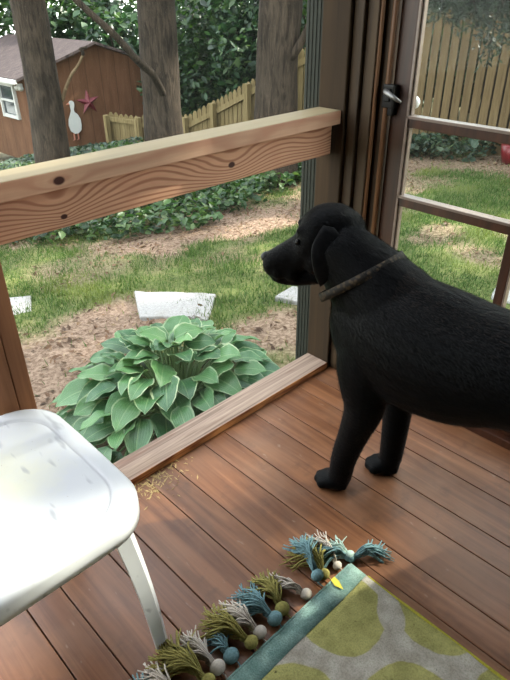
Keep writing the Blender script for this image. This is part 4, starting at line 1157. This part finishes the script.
# collar
def collar_mat():
    t = NT('collar_webbing'); P = t.n('NewGeometry').outputs['Position']
    n = t.n('TexVoronoi'); t.set(n.inputs['Vector'], P); n.inputs['Scale'].default_value = 90
    c = t.mix(t.ramp(n.outputs[0], [(.25, 0.), (.5, 1.)]), srgb(70, 58, 42), srgb(30, 26, 22))
    return t.fin(c, .7, spec=.2)
cc = V((DX - .003, -.383, .645)); cax = V((-.05, .62, .78)).normalized()
rings = []
ca = V((1, 0, 0)); ca = (ca - cax * ca.dot(cax)).normalized(); cb_ = cax.cross(ca)
def cring(off, r1, r2): return [cc + cax * off + ca * math.cos(2 * PI * k / 36) * r1 + cb_ * math.sin(2 * PI * k / 36) * r2 for k in range(36)]
w1, w2 = .108, .131
cl = MB().loft([cring(-.011, w1 - .006, w2 - .006), cring(-.011, w1, w2), cring(.011, w1 - .004, w2 - .004), cring(.011, w1 - .010, w2 - .010), cring(-.011, w1 - .006, w2 - .006)], cap=False).build('collar', collar_mat(), dog, True)
tag(cl, 'brown and tan patterned collar')
#DOGEND

# ================================================================== LIGHT
w = bpy.data.worlds.new('sky'); S.world = w; w.use_nodes = True
nt = w.node_tree; nt.nodes.clear()
bg = nt.nodes.new('ShaderNodeBackground'); ow = nt.nodes.new('ShaderNodeOutputWorld')
tc = nt.nodes.new('ShaderNodeTexCoord'); sx = nt.nodes.new('ShaderNodeSeparateXYZ'); rp = nt.nodes.new('ShaderNodeValToRGB')
nt.links.new(tc.outputs['Generated'], sx.inputs[0]); nt.links.new(sx.outputs[2], rp.inputs[0])
rp.color_ramp.elements[0].position = 0; rp.color_ramp.elements[0].color = (.86, .9, .84, 1)
rp.color_ramp.elements[1].position = .6; rp.color_ramp.elements[1].color = (.86, .92, 1.0, 1)
nt.links.new(rp.outputs[0], bg.inputs[0]); bg.inputs[1].default_value = 4.0
nt.links.new(bg.outputs[0], ow.inputs[0])
sun = bpy.data.lights.new('sun', 'SUN'); sun.energy = 12.0; sun.angle = math.radians(1.2); sun.color = (1.0, .93, .80)
so_ = bpy.data.objects.new('sun', sun); COL.objects.link(so_)
sd_ = V((.80, -.25, .62)).normalized(); so_.rotation_euler = sd_.to_track_quat('Z', 'Y').to_euler(); so_.location = sd_ * 12
# trees that shade the yard from the sun side (outside the picture)
def shade_tree(x, y, z, label, n=700):
    root = empty('shade_tree', (x, y, G(x, y)), 0, label, 'tree', 'tall shade trees outside the picture')
    trunk('t', (x, y, G(x, y)), (x, y, z), .2, .12, '', seed=x).build('trunk', M_bark, root, True)
    bl = [(x + random.uniform(-1.8, 1.8), y + random.uniform(-1.8, 1.8), z + random.uniform(-1.2, 1.2), 1.2, 1.2, .8) for k in range(10)]
    v, f, c = leaves(blob_points(bl, n), .24, BG); np_mesh('foliage', v - np.array(root.location), f, M_leaf, root, c)
for x, y, z in ((6.8, -3.2, 5.2), (7.6, .4, 5.6), (9.0, 3.6, 6.0), (9.6, -2.0, 7.2), (6.6, 2.6, 5.6)):
    shade_tree(x, y, z, 'tall leafy tree on the sunny side shading lawn and porch')

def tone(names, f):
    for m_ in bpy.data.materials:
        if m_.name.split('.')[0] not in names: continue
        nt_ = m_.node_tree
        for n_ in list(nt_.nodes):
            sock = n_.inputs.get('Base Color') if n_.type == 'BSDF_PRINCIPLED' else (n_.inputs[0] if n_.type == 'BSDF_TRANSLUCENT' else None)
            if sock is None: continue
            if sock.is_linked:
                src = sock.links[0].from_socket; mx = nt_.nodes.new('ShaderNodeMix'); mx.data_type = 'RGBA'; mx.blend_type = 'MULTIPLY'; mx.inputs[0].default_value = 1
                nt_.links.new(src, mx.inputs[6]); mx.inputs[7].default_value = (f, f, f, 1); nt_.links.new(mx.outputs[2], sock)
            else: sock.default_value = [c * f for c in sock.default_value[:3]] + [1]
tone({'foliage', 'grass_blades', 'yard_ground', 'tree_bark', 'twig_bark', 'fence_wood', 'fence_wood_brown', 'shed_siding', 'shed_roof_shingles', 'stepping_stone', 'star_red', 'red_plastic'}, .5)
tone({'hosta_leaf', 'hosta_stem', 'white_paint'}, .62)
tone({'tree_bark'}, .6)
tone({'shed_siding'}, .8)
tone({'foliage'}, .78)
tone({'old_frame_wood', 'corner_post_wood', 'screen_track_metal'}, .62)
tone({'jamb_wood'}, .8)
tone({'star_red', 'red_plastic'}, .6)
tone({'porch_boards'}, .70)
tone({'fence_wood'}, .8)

S.view_settings.view_transform = 'Standard'; S.view_settings.look = 'None'; S.view_settings.gamma = 1
S.view_settings.use_curve_mapping = False
S.view_settings.exposure = .55
